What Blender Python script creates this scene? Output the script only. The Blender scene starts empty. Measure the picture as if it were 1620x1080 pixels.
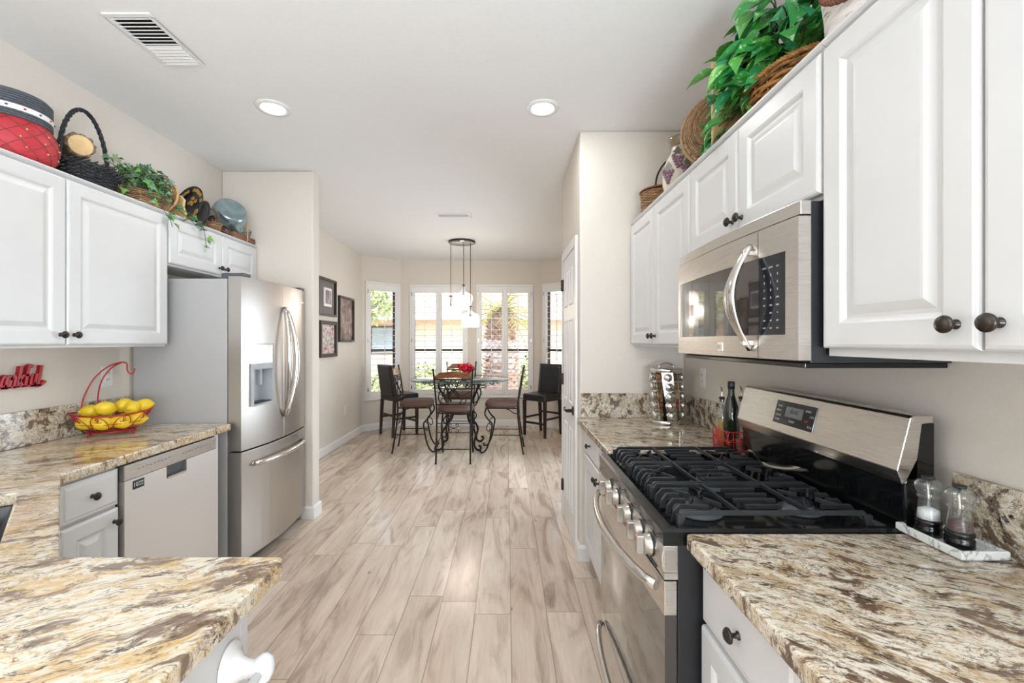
import bpy, bmesh, math, random
from mathutils import Vector, Matrix
PI = math.pi
S = bpy.context.scene
C = S.collection
random.seed(7)

# ---------------------------------------------------------------- camera
cd = bpy.data.cameras.new('camera'); cam = bpy.data.objects.new('camera', cd); C.objects.link(cam)
cam.location = (0, 0, 1.40); cam.rotation_euler = (PI/2, 0, 0)
cd.sensor_width = 36; cd.lens = 690/1620*36; cd.shift_x = 8/1620; cd.clip_start = 0.02; cd.clip_end = 300
S.camera = cam
S.view_settings.view_transform = 'Standard'; S.view_settings.look = 'None'
S.view_settings.gamma = 1; S.view_settings.exposure = 0.80
S.view_settings.use_curve_mapping = False
# ---------------------------------------------------------------- world, sun, big lights
w = bpy.data.worlds.new('sky'); S.world = w; w.use_nodes = True
nt = w.node_tree; nt.nodes.clear()
sky = nt.nodes.new('ShaderNodeTexSky'); sky.sky_type = 'NISHITA'; sky.sun_disc = False
sky.sun_elevation = math.radians(55); sky.sun_rotation = math.radians(150); sky.air_density = 1.0; sky.dust_density = 2.5
bgn = nt.nodes.new('ShaderNodeBackground'); bgn.inputs[1].default_value = 0.5
hsv = nt.nodes.new('ShaderNodeHueSaturation'); hsv.inputs['Saturation'].default_value = 0.5
wo = nt.nodes.new('ShaderNodeOutputWorld')
nt.links.new(sky.outputs[0], hsv.inputs['Color']); nt.links.new(hsv.outputs[0], bgn.inputs[0]); nt.links.new(bgn.outputs[0], wo.inputs[0])
def lamp(name, kind, loc, rot, energy, color=(1, 1, 1), size=1, size_y=None, spread=None):
    l = bpy.data.lights.new(name, kind); l.energy = energy; l.color = color
    if kind == 'AREA':
        l.size = size
        if size_y: l.shape = 'RECTANGLE'; l.size_y = size_y
        else: l.shape = 'DISK'
        if spread: l.spread = spread
    o = bpy.data.objects.new(name, l); C.objects.link(o); o.location = loc; o.rotation_euler = rot
    return o
sun = lamp('sun', 'SUN', (0, 0, 20), (math.radians(38), 0, math.radians(25)), 3.8, (1, .96, .92)); sun.data.angle = .02
# unseen fill lights added behind the camera to brighten the kitchen, rear and left
WB = (.80, .925, 1.05)
lamp('rear_fill', 'AREA', (.0, -2.85, 1.15), (PI/2+.45, 0, 0), 48, WB, 2.1, 2.1)
lamp('side_fill', 'AREA', (-2.2, -1.3, 1.5), (0, -PI/2, 0), 3, WB, 1.4, 1.6)
# upward bounce fill added behind the camera to lift the ceiling and upper walls
lamp('ceiling_bounce_fill', 'AREA', (.62, -1.5, 1.2), (PI-.2, -.25, 0), 68, WB, 1.0)
# fill light added out of view behind the pantry to brighten the dining room
lamp('dining_fill', 'AREA', (1.08, 4.6, 1.0), (0, PI/2-.10, 0), 19, WB, 1.7, 1.4, 2.3)

# ---------------------------------------------------------------- mesh helper
class MB:
    def __init__(s): s.v = []; s.f = []; s.sm = []; s.M = Matrix.Identity(4)
    def add(s, vs, fs, smooth=False):
        b = len(s.v)
        s.v += [s.M @ Vector(p) for p in vs]
        s.f += [tuple(i+b for i in f) for f in fs]; s.sm += [smooth]*len(fs)
        return s
    def box(s, x0, x1, y0, y1, z0, z1):
        return s.add([(x0,y0,z0),(x1,y0,z0),(x1,y1,z0),(x0,y1,z0),(x0,y0,z1),(x1,y0,z1),(x1,y1,z1),(x0,y1,z1)],
              [(0,3,2,1),(4,5,6,7),(0,1,5,4),(1,2,6,5),(2,3,7,6),(3,0,4,7)])
    def loops(s, loops, caps=(True, True), smooth=False, closed=True):
        n = len(loops[0]); vs = [p for l in loops for p in l]; fs = []
        for a in range(len(loops)-1):
            for i in range(n if closed else n-1):
                j = (i+1) % n; fs.append((a*n+i, a*n+j, (a+1)*n+j, (a+1)*n+i))
        s.add(vs, fs, smooth)
        b = len(s.v)-len(vs)
        if caps[0]: s.f.append(tuple(b+i for i in reversed(range(n)))); s.sm.append(False)
        if caps[1]: s.f.append(tuple(b+(len(loops)-1)*n+i for i in range(n))); s.sm.append(False)
        return s
    def prism(s, poly, plane, a, b):
        def P(u, v, w): return {'xy': (u, v, w), 'xz': (u, w, v), 'yz': (w, u, v)}[plane]
        return s.loops([[P(u, v, a) for u, v in poly], [P(u, v, b) for u, v in poly]])
    def lathe(s, prof, n=24, c=(0,0,0), sx=1, sy=1, smooth=True, caps=(False, False)):
        L = [[(c[0]+r*sx*math.cos(2*PI*i/n), c[1]+r*sy*math.sin(2*PI*i/n), c[2]+z) for i in range(n)] for r, z in prof]
        return s.loops(L, caps, smooth)
    def tube(s, pts, r, n=8, closed=False, sq=None, smooth=True, caps=True):
        pts = [Vector(p) for p in pts]; m = len(pts); L = []
        rr = r if callable(r) else (lambda t: r)
        up = None
        for i, p in enumerate(pts):
            if closed: t = pts[(i+1) % m]-pts[i-1]
            else: t = pts[min(i+1, m-1)]-pts[max(i-1, 0)]
            if t.length < 1e-9: t = Vector((0,0,1))
            t.normalize()
            if up is None:
                up = Vector((0,0,1)) if abs(t.z) < .9 else Vector((1,0,0))
            a = t.cross(up)
            if a.length < 1e-6: a = t.orthogonal()
            a.normalize(); b = a.cross(t).normalized(); up = b
            q = rr(i/max(1, m-1)); k = sq or 1
            L.append([tuple(p + a*q*math.cos(2*PI*j/n+PI/n) + b*q*k*math.sin(2*PI*j/n+PI/n)) for j in range(n)])
        if closed: L.append(L[0])
        return s.loops(L, (caps and not closed, caps and not closed), smooth)
    def cyl(s, p0, p1, r0, r1=None, n=16, smooth=True):
        r1 = r0 if r1 is None else r1
        return s.tube([p0, p1], lambda t: r0+(r1-r0)*t, n, smooth=smooth)
    def sphere(s, c, r, n=12, m=8, sc=(1,1,1)):
        L = [[(c[0]+r*sc[0]*math.sin(PI*k/m)*math.cos(2*PI*i/n), c[1]+r*sc[1]*math.sin(PI*k/m)*math.sin(2*PI*i/n), c[2]-r*sc[2]*math.cos(PI*k/m)) for i in range(n)] for k in range(0, m+1)]
        return s.loops(L, (False, False), True)
    def build(s, name, mat, parent=None, bevel=0, loc=None, seg=2, sub=0):
        me = bpy.data.meshes.new(name); me.from_pydata([tuple(v) for v in s.v], [], s.f)
        me.polygons.foreach_set('use_smooth', s.sm); me.update()
        bm = bmesh.new(); bm.from_mesh(me)
        bmesh.ops.remove_doubles(bm, verts=bm.verts, dist=1e-6)
        bmesh.ops.recalc_face_normals(bm, faces=bm.faces); bm.to_mesh(me); bm.free()
        me.materials.append(mat)
        o = bpy.data.objects.new(name, me); C.objects.link(o)
        if parent: o.parent = parent
        if loc: o.location = loc
        if bevel:
            b = o.modifiers.new('bevel', 'BEVEL'); b.width = bevel; b.segments = seg; b.limit_method = 'ANGLE'; b.angle_limit = .6
            b.harden_normals = False
        if sub:
            b = o.modifiers.new('sub', 'SUBSURF'); b.levels = sub; b.render_levels = sub
        return o
def cr(pts, n=6, closed=False):
    P = [Vector(p) for p in pts]; m = len(P); out = []
    rng = range(m) if closed else range(m-1)
    for i in rng:
        g = (lambda k: P[k % m]) if closed else (lambda k: P[min(max(k, 0), m-1)])
        a, b, c, d = g(i-1), g(i), g(i+1), g(i+2)
        for k in range(n):
            t = k/n
            out.append(.5*((2*b)+(c-a)*t+(2*a-5*b+4*c-d)*t*t+(3*b-a-3*c+d)*t**3))
    if not closed: out.append(P[-1])
    return out
def empty(name, loc=(0,0,0), rz=0):
    o = bpy.data.objects.new(name, None); C.objects.link(o); o.location = loc; o.rotation_euler = (0, 0, rz)
    o.empty_display_size = .05
    return o
def tag(o, label, cat, group=None, kind=None):
    o['label'] = label; o['category'] = cat
    if group: o['group'] = group
    if kind: o['kind'] = kind
    return o
def thing(name, label, cat, loc=(0,0,0), rz=0, group=None): return tag(empty(name, loc, rz), label, cat, group)
def struct(o): o['kind'] = 'structure'; return o
def copy_tree(o, parent=None):
    c = o.copy(); C.objects.link(c)
    if parent: c.parent = parent
    for ch in [k for k in bpy.data.objects if k.parent == o]: copy_tree(ch, c)
    return c
def text(s, size, extr, mat, parent, M, name='lettering', bevel=0, ax='CENTER'):
    cu = bpy.data.curves.new(name, 'FONT'); cu.body = s; cu.size = size; cu.extrude = extr; cu.bevel_depth = bevel
    cu.align_x = ax; cu.align_y = 'CENTER'
    t = bpy.data.objects.new(name, cu); C.objects.link(t)
    bpy.context.view_layer.update()
    me = bpy.data.meshes.new_from_object(t.evaluated_get(bpy.context.evaluated_depsgraph_get()))
    bpy.data.objects.remove(t); bpy.data.curves.remove(cu)
    me.materials.clear(); me.materials.append(mat)
    o = bpy.data.objects.new(name, me); C.objects.link(o)
    if parent: o.parent = parent
    o.matrix_local = M
    return o

# ---------------------------------------------------------------- materials
def lin(h):
    h = h.lstrip('#'); c = [int(h[i:i+2], 16)/255 for i in (0, 2, 4)]
    return tuple(x/12.92 if x <= .04045 else ((x+.055)/1.055)**2.4 for x in c)+(1,)
def base(name):
    m = bpy.data.materials.new(name); m.use_nodes = True; t = m.node_tree
    return m, t, t.nodes['Principled BSDF']
def nd(t, ty, ins=None, **kw):
    n = t.nodes.new(ty)
    for k, v in kw.items(): setattr(n, k, v)
    for k, v in (ins or {}).items():
        if isinstance(v, bpy.types.NodeSocket): t.links.new(v, n.inputs[k])
        else: n.inputs[k].default_value = v
    return n
def math_(t, op, a, b=0, c=None):
    ins = {0: a, 1: b}
    if c is not None: ins[2] = c
    return nd(t, 'ShaderNodeMath', ins, operation=op).outputs[0]
def ramp(t, fac, stops, interp='LINEAR'):
    r = nd(t, 'ShaderNodeValToRGB', {0: fac}); e = r.color_ramp; e.interpolation = interp
    while len(e.elements) > 1: e.elements.remove(e.elements[-1])
    e.elements[0].position = stops[0][0]; e.elements[0].color = stops[0][1]
    for p, c in stops[1:]:
        k = e.elements.new(p); k.color = c
    return r.outputs[0]
def mapping(t, coord='Object', scale=(1,1,1), rot=(0,0,0), loc=(0,0,0)):
    tc = nd(t, 'ShaderNodeTexCoord')
    return nd(t, 'ShaderNodeMapping', {'Vector': tc.outputs[coord], 'Scale': scale, 'Rotation': rot, 'Location': loc}).outputs[0]
def noise(t, vec, scale, detail=4, rough=.5, dist=0): return nd(t, 'ShaderNodeTexNoise', {'Vector': vec, 'Scale': scale, 'Detail': detail, 'Roughness': rough, 'Distortion': dist}).outputs[0]
def mixc(t, f, a, b, mode='MIX'):
    n = t.nodes.new('ShaderNodeMix'); n.data_type = 'RGBA'; n.blend_type = mode
    for i, v in ((0, f), (6, a), (7, b)):
        if isinstance(v, bpy.types.NodeSocket): t.links.new(v, n.inputs[i])
        else: n.inputs[i].default_value = v
    return n.outputs[2]
def bump(t, b, h, strength=.2, dist=.002):
    n = nd(t, 'ShaderNodeBump', {'Height': h, 'Strength': strength, 'Distance': dist}); t.links.new(n.outputs[0], b.inputs['Normal'])
def plain(name, col, rough=.5, metal=0, nscale=0, var=.06, bmp=0, coat=0, spec=None):
    m, t, b = base(name); c = lin(col) if isinstance(col, str) else col
    b.inputs['Roughness'].default_value = rough; b.inputs['Metallic'].default_value = metal
    if spec is not None: b.inputs['Specular IOR Level'].default_value = spec
    b.inputs['Coat Weight'].default_value = coat; b.inputs['Coat Roughness'].default_value = .1
    v = mapping(t); n = noise(t, v, nscale or 12)
    dk = tuple(x*(1-var) for x in c[:3])+(1,); lt = tuple(min(1, x*(1+var)) for x in c[:3])+(1,)
    t.links.new(ramp(t, n, [(.35, dk), (.65, lt)]), b.inputs['Base Color'])
    if bmp: bump(t, b, noise(t, v, (nscale or 12)*4), bmp)
    return m
M = {}
M['wall'] = plain('wall_paint', '#dfd6cb', .75, nscale=90, var=.012, bmp=.12)
M['ceiling'] = plain('ceiling_paint', '#f1f0ef', .85, nscale=60, var=.01, bmp=.1)
M['trim'] = plain('white_trim', '#efedeb', .38, var=.01)
M['white'] = plain('white_cabinet_paint', '#dad9d8', .33, var=.01)
M['inside'] = plain('cabinet_shadow_gap', '#b9b5b0', .6, var=.02)
M['knob'] = plain('oil_rubbed_bronze', '#46403b', .3, .85, nscale=60, var=.2)
M['black'] = plain('black_enamel', '#101112', .12, nscale=5, var=.05)
M['blackm'] = plain('matte_black_plastic', '#232427', .42, nscale=20, var=.08)
M['iron'] = plain('cast_iron', '#2b2d30', .42, .25, nscale=80, var=.15, bmp=.15)
M['chrome'] = plain('polished_steel', '#d8d4cf', .16, 1, var=.02)
M['fside'] = plain('grey_fridge_side', '#b5b3b2', .38, .0, nscale=200, var=.02, bmp=.1)
M['dgrey'] = plain('dark_grey_plastic', '#55585c', .4, var=.05)
M['lgrey'] = plain('light_grey_plastic', '#b9bcc0', .35, var=.03)
M['whitec'] = plain('white_ceramic', '#eeeeee', .08, var=.01, coat=.5)
M['plastic'] = plain('white_plastic', '#ecebe8', .35, var=.01)
M['print'] = plain('pale_print', '#c9cbce', .6, var=.02)
M['redp'] = plain('red_print', '#c8302c', .5, var=.05)
M['gap'] = plain('dark_gap', '#18181a', .7, var=.05)
def steel(name, col, rough, rot=(0,0,0), sc=(2, 2, 260)):
    m, t, b = base(name); b.inputs['Metallic'].default_value = 1; b.inputs['Base Color'].default_value = lin(col)
    v = mapping(t, scale=sc); n = noise(t, v, 3, 3)
    t.links.new(ramp(t, n, [(.3, (rough-.012,)*3+(1,)), (.7, (rough+.015,)*3+(1,))]), b.inputs['Roughness'])
    return m
M['steel'] = steel('brushed_stainless', '#bcb7b1', .33)
M['steelh'] = steel('brushed_stainless_panel', '#d2cdc7', .28)
M['steeld'] = steel('dishwasher_stainless', '#e0ddda', .42)
def glassm(name, tint=(1,1,1,1), ior=1.45, rough=0.0, milky=0):
    m = bpy.data.materials.new(name); m.use_nodes = True; t = m.node_tree; t.nodes.clear()
    tr = nd(t, 'ShaderNodeBsdfTransparent', {'Color': tint}); gl = nd(t, 'ShaderNodeBsdfGlossy', {'Roughness': rough})
    lw = nd(t, 'ShaderNodeLayerWeight', {'Blend': .5}).outputs['Facing']
    fr = nd(t, 'ShaderNodeMath', {0: math_(t, 'POWER', lw, 2.6), 1: .85, 2: .05+(ior-1.3)*.06}, operation='MULTIPLY_ADD')
    mx = nd(t, 'ShaderNodeMixShader', {0: fr.outputs[0], 1: tr.outputs[0], 2: gl.outputs[0]}); out = mx.outputs[0]
    if milky:
        df = nd(t, 'ShaderNodeBsdfDiffuse', {'Color': (.9, .9, .9, 1)})
        out = nd(t, 'ShaderNodeMixShader', {0: milky, 1: out, 2: df.outputs[0]}).outputs[0]
    o = nd(t, 'ShaderNodeOutputMaterial'); t.links.new(out, o.inputs[0]); return m
M['pane'] = glassm('window_glass', (.97,.98,.98,1), 1.3)
M['shade_glass'] = glassm('clear_lamp_glass', (.93,.93,.93,1), 1.55, .02, .12)
M['table_glass'] = glassm('table_glass', (.86,.92,.89,1), 1.5)
M['jar_glass'] = glassm('clear_jar_glass', (.9,.92,.92,1), 1.5, .03, .05)
M['glass_rim'] = plain('green_glass_edge', '#5d716a', .1, var=.05)
M['green_glass'] = plain('dark_green_bottle_glass', '#1d2412', .06, var=.1, coat=.6)
M['oil'] = plain('olive_oil', '#a88218', .08, var=.05)
def emis(name, col, st):
    m, t, b = base(name); b.inputs['Base Color'].default_value = lin(col)
    b.inputs['Emission Color'].default_value = lin(col); b.inputs['Emission Strength'].default_value = st; return m
M['lampon'] = emis('lit_lamp_lens', '#fff6ea', 9); M['bulb'] = emis('warm_bulb', '#ffdcaa', 3)
def granite(name, cream, tan, brown, gold, dark, rot, seed, gs=1.0, ps=1.0, pt=.545):
    m, t, b = base(name); b.inputs['Roughness'].default_value = .11
    b.inputs['Coat Weight'].default_value = .3; b.inputs['Coat Roughness'].default_value = .03
    v0 = mapping(t, scale=(1, 1, 1), loc=(seed, seed*.7, 0))
    warp = nd(t, 'ShaderNodeTexNoise', {'Vector': v0, 'Scale': 3.5, 'Detail': 3}).outputs['Color']
    wv = nd(t, 'ShaderNodeVectorMath', {0: v0, 1: nd(t, 'ShaderNodeVectorMath', {0: warp, 'Scale': .16}, operation='SCALE').outputs[0]}, operation='ADD').outputs[0]
    v = nd(t, 'ShaderNodeMapping', {'Vector': nd(t, 'ShaderNodeMapping', {'Vector': wv, 'Rotation': (0, 0, rot)}).outputs[0], 'Scale': (1, 2.8, 1.8)}).outputs[0]
    n1 = noise(t, v, 7*gs, 8, .62); n2 = noise(t, v, 26*gs, 6, .65); n3 = noise(t, v, 4.2*gs, 6, .6, .3)
    n4 = noise(t, v, 12*gs, 9, .7, .6); n5 = noise(t, v, 55*gs, 4, .6)
    c = ramp(t, n1, [(.32, tan), (.42, cream), (.66, cream), (.76, tan)])
    c = mixc(t, ramp(t, n2, [(.54, (0,0,0,1)), (.66, (1,1,1,1))]), c, tan)
    c = mixc(t, ramp(t, n3, [(.52, (0,0,0,1)), (.59, (.7,.7,.7,1)), (.66, (0,0,0,1))]), c, gold)
    band = math_(t, 'ABSOLUTE', math_(t, 'SUBTRACT', n4, .5))
    c = mixc(t, ramp(t, band, [(0, (1,1,1,1)), (.010, (.7,.7,.7,1)), (.028, (0,0,0,1))]), c, gold)
    patch = noise(t, v, 5.5*gs*ps, 9, .68, .2)
    c = mixc(t, ramp(t, patch, [(pt, (0,0,0,1)), (pt+.06, (.95,.95,.95,1))]), c, brown)
    c = mixc(t, ramp(t, noise(t, v, 9*gs, 9, .72), [(.60, (0,0,0,1)), (.64, (1,1,1,1))]), c, dark)
    c = mixc(t, ramp(t, n5, [(.60, (0,0,0,1)), (.68, (.8,.8,.8,1))]), c, brown)
    c = mixc(t, ramp(t, noise(t, v0, 60*gs, 3), [(.62, (0,0,0,1)), (.70, (.7,.7,.7,1))]), c, lin('#dcd6cc'))
    vn = noise(t, nd(t, 'ShaderNodeMapping', {'Vector': v, 'Location': (3.1, 1.7, 0)}).outputs[0], 9*gs, 8, .6, .8)
    band2 = math_(t, 'ABSOLUTE', math_(t, 'SUBTRACT', vn, .47))
    c = mixc(t, ramp(t, band2, [(0, (.9,.9,.9,1)), (.006, (.6,.6,.6,1)), (.016, (0,0,0,1))]), c, dark)
    t.links.new(c, b.inputs['Base Color']); return m
M['granite_l'] = granite('granite_left', lin('#ddd3c0'), lin('#ccbb9f'), lin('#7d6757'), lin('#c79f5c'), lin('#4a372d'), -.45, 2.3, .9, 1.2, .54)
M['granite_r'] = granite('granite_right', lin('#ddd4c4'), lin('#c4b39a'), lin('#644c3a'), lin('#ad8c5c'), lin('#34281f'), .52, 5.1, 1.3, 1.7, .525)
M['granite_s'] = granite('granite_splash', lin('#e0d8c9'), lin('#c2b39c'), lin('#6b5747'), lin('#ad946f'), lin('#2b2320'), .9, 8.4, 1.8, 1.0, .50)
# wood plank floor
def floor_mat():
    m, t, b = base('wood_plank_floor')
    tc = nd(t, 'ShaderNodeTexCoord'); sp = nd(t, 'ShaderNodeSeparateXYZ', {0: tc.outputs['Object']})
    x, y = sp.outputs[0], sp.outputs[1]
    rx = math_(t, 'DIVIDE', math_(t, 'ADD', x, -.02), .185); row = math_(t, 'FLOOR', rx)
    r1 = nd(t, 'ShaderNodeTexWhiteNoise', {'W': row}, noise_dimensions='1D').outputs[0]
    ry = math_(t, 'ADD', math_(t, 'DIVIDE', y, 1.22), r1); col = math_(t, 'FLOOR', ry)
    cid = nd(t, 'ShaderNodeCombineXYZ', {0: row, 1: col}).outputs[0]
    wn = nd(t, 'ShaderNodeTexWhiteNoise', {'Vector': cid}, noise_dimensions='3D'); r2 = wn.outputs[0]
    fx = math_(t, 'FRACT', rx); fy = math_(t, 'FRACT', ry)
    ex = math_(t, 'MULTIPLY', math_(t, 'MINIMUM', fx, math_(t, 'SUBTRACT', 1, fx)), .185)
    ey = math_(t, 'MULTIPLY', math_(t, 'MINIMUM', fy, math_(t, 'SUBTRACT', 1, fy)), 1.22)
    gap = ramp(t, math_(t, 'MINIMUM', ex, ey), [(0, (1,1,1,1)), (.0006, (1,1,1,1)), (.0018, (0,0,0,1))])
    off = nd(t, 'ShaderNodeVectorMath', {0: tc.outputs['Object'], 1: nd(t, 'ShaderNodeVectorMath', {0: wn.outputs[1], 'Scale': 9}, operation='SCALE').outputs[0]}, operation='ADD').outputs[0]
    v = nd(t, 'ShaderNodeMapping', {'Vector': off, 'Scale': (5.5, 1.0, 1)}).outputs[0]
    vf = nd(t, 'ShaderNodeMapping', {'Vector': off, 'Scale': (60, 3, 1)}).outputs[0]
    n1 = noise(t, v, 1.7, 5, .55, 1.4); n2 = noise(t, vf, 1.5, 4, .6, .6); n3 = noise(t, v, .8, 2, .5, .6)
    c = ramp(t, n1, [(.28, lin('#85705f')), (.38, lin('#ae9a89')), (.48, lin('#dccab7')), (.64, lin('#efe1cf'))])
    c = mixc(t, math_(t, 'MULTIPLY', ramp(t, n3, [(.45, (0,0,0,1)), (.66, (1,1,1,1))]), .35), c, lin('#bd9a80'))
    c = mixc(t, .24, c, ramp(t, n2, [(.35, lin('#8f7a69')), (.6, lin('#d3c0ad'))]))
    c = mixc(t, .34, c, ramp(t, r2, [(0, lin('#9a806c')), (.35, lin('#cdb8a4')), (1, lin('#efddc9'))]))
    kn = nd(t, 'ShaderNodeTexVoronoi', {'Vector': nd(t, 'ShaderNodeMapping', {'Vector': off, 'Scale': (3.2, 1.6, 1)}).outputs[0], 'Scale': 1.6}).outputs['Distance']
    c = mixc(t, ramp(t, kn, [(.02, (.7,.7,.7,1)), (.06, (0,0,0,1))]), c, lin('#6e5848'))
    c = mixc(t, math_(t, 'MULTIPLY', gap, .6), c, lin('#6b594c'))
    t.links.new(c, b.inputs['Base Color'])
    t.links.new(ramp(t, n2, [(.3, (.17,)*3+(1,)), (.7, (.25,)*3+(1,))]), b.inputs['Roughness'])
    bump(t, b, math_(t, 'SUBTRACT', math_(t, 'MULTIPLY', n2, .10), gap), .15, .0008)
    return m
M['floor'] = floor_mat()
def wood(name, c1, c2, sc=(3, 20, 20), rough=.4):
    m, t, b = base(name); v = mapping(t, scale=sc); n = noise(t, v, 3, 5, .55, 1)
    t.links.new(ramp(t, n, [(.3, lin(c1)), (.7, lin(c2))]), b.inputs['Base Color']); b.inputs['Roughness'].default_value = rough
    bump(t, b, n, .1); return m
M['crest'] = wood('walnut_crest', '#5a2f18', '#8e5630', (3, 20, 20), .28)
M['espresso'] = wood('espresso_wood', '#1f1513', '#35241f', (20, 20, 3), .3)
M['birch'] = wood('pale_pine', '#caa36b', '#e3c18b', (16, 16, 2), .5)
M['barkw'] = wood('rough_bark', '#6d5848', '#a08970', (30, 30, 4), .8)
M['oldwood'] = wood('old_brown_wood', '#6d4a33', '#9a7050', (3, 20, 20), .6)
M['cutwood'] = wood('cut_log_face', '#dcb780', '#ecca97', (8, 8, 8), .6)
def weavem(name, c1, c2, c3, sc=60):
    m, t, b = base(name); v = mapping(t); n = noise(t, v, sc, 3)
    g = nd(t, 'ShaderNodeNewGeometry').outputs['Random Per Island']
    c = mixc(t, .5, ramp(t, n, [(.35, lin(c1)), (.65, lin(c2))]), ramp(t, g, [(0, lin(c1)), (.5, lin(c2)), (1, lin(c3))]))
    t.links.new(c, b.inputs['Base Color']); b.inputs['Roughness'].default_value = .6; return m
M['wicker'] = weavem('brown_wicker', '#6a4a30', '#a27c55', '#c9a67b')
M['wickd'] = weavem('two_tone_wicker', '#2a1a12', '#b5793a', '#d9a35e')
M['wickl'] = weavem('honey_wicker', '#b98350', '#dcae78', '#efcf9d')
M['wickb'] = weavem('black_wicker', '#15171a', '#2a2d31', '#454a50')
M['wickr'] = weavem('red_splint', '#a8242f', '#d4404a', '#e0636a', 20)
M['wickg'] = weavem('grey_straw', '#3f444a', '#646a70', '#84898e', 90)
def leafm(name, cols, spotted=None):
    m, t, b = base(name); g = nd(t, 'ShaderNodeNewGeometry').outputs['Random Per Island']
    n = noise(t, mapping(t), 45, 4, .6)
    c = ramp(t, g, [(i/(len(cols)-1), lin(k)) for i, k in enumerate(cols)])
    c = mixc(t, ramp(t, n, [(.56, (0,0,0,1)), (.66, (.75,.75,.75,1))]), c, lin(spotted or cols[-1]))
    t.links.new(c, b.inputs['Base Color']); b.inputs['Roughness'].default_value = .38; return m
M['pothos'] = leafm('glossy_variegated_leaves', ['#1a6b2a', '#2a8a38', '#3a9a3c', '#5fae40', '#1d8a63', '#84c45c'], '#c3e2ab')
M['ivy'] = leafm('ivy_leaves', ['#3c5a45', '#527657', '#5f8a60', '#74b04a', '#3f6a48', '#8f9c72'], '#b3c4a2')
M['bush'] = leafm('hedge_leaves', ['#6e8450', '#8a9c5e', '#a9b478', '#c4c690'])
M['treeleaf'] = leafm('tree_leaves', ['#6c8a55', '#86a062', '#a3b878', '#bccb8e'])
M['frond'] = leafm('palm_fronds', ['#8a8a28', '#a9a03a', '#6f8030', '#c0a94e'])
M['stem'] = plain('plant_stem', '#5c5a30', .6, var=.2)
M['red'] = plain('red_lacquer', '#a80f16', .35, var=.05)
M['redwire'] = plain('red_wire', '#b02226', .35, .3, var=.1)
M['redwire2'] = plain('bright_red_wire', '#d8242c', .35, .2, var=.1)
M['lemon'] = plain('lemon_peel', '#e8c62a', .42, nscale=40, var=.10, bmp=.35)
M['petal'] = plain('crimson_petals', '#c4102f', .6, nscale=60, var=.3)
M['leather'] = plain('black_leather', '#1d1c1d', .28, nscale=30, var=.15, bmp=.25)
M['suede'] = plain('brown_seat_fabric', '#5c4238', .7, nscale=60, var=.12, bmp=.2)
M['wrought'] = plain('wrought_iron', '#221b17', .38, .5, nscale=60, var=.25)
M['tin'] = plain('galvanised_tin', '#9db2b5', .22, .8, nscale=20, var=.15)
M['terra'] = plain('roof_tile', '#c4a698', .8, nscale=8, var=.2)
M['stucco'] = plain('cream_stucco', '#d8c6b0', .9, nscale=12, var=.05)
M['gravel'] = plain('pale_gravel', '#c9b6a2', .95, nscale=30, var=.15)
M['palmtrunk'] = weavem('palm_trunk_bark', '#6b4a3a', '#a88672', '#cdb3a2', 14)
M['bronze_frame'] = plain('bronze_window_frame', '#5b5049', .5, .2, var=.05)
def marble():
    m, t, b = base('white_marble'); v = mapping(t); n = noise(t, v, 14, 6, .6, 1.2)
    band = math_(t, 'ABSOLUTE', math_(t, 'SUBTRACT', n, .5))
    t.links.new(ramp(t, band, [(0, lin('#8d9196')), (.012, lin('#c9cccb')), (.03, lin('#e7e8e6'))]), b.inputs['Base Color'])
    b.inputs['Roughness'].default_value = .15; return m
M['marble'] = marble()
M['mirrorglass'] = plain('oven_door_glass', '#231d1a', .03, coat=1, spec=1.0)
# ================================================================ room shell
CZ = 2.745; XL = -2.25; XR = 1.135; YB = -3.0
mb = MB(); mb.box(-2.4, 1.4, -3.1, 7.6, -.1, 0); struct(mb.build('floor', M['floor']))
mb = MB(); mb.box(-2.4, 1.4, -3.1, 7.6, CZ, CZ+.1); struct(mb.build('ceiling', M['ceiling']))
struct(MB().box(XL-.15, XL, -3.1, 6.77, 0, CZ).build('wall_left', M['wall']))
struct(MB().box(XR, XR+.15, -3.1, 6.77, 0, CZ).build('wall_right', M['wall']))
struct(MB().box(XL-.15, XR+.15, YB-.12, YB, 0, CZ).build('wall_rear', M['wall']))
struct(MB().box(XL, -1.53, 3.44, 3.56, 0, CZ).build('wall_fridge_partition', M['wall'], bevel=.012, seg=3))
struct(MB().box(.466, XR, 2.785, 3.66, 0, CZ).build('wall_pantry', M['wall'], bevel=.012, seg=3))
def wall_holes(mb, L, H, holes, th=.14):
    # holes sorted along x: (x0,x1,z0,z1)
    x = 0
    for (a, b, c, d) in holes:
        mb.box(x, a, 0, th, 0, H); mb.box(a, b, 0, th, 0, c); mb.box(a, b, 0, th, d, H); x = b
    mb.box(x, L, 0, th, 0, H)
PBL = (-2.25, 6.77); P1 = (-1.755, 7.25); P2 = (.578, 7.25); PBR = (1.135, 6.71)
segs = [('wall_bay_left', PBL, P1), ('wall_bay_back', P1, P2), ('wall_bay_right', P2, PBR)]
Z0, Z1 = .486, 2.345
wins = {'wall_bay_left': [(.05, .655, 1)], 'wall_bay_back': [(.147, 1.104, 2), (1.251, 2.186, 2)], 'wall_bay_right': [(.03, .70, 1)]}
wn_i = 0
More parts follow.
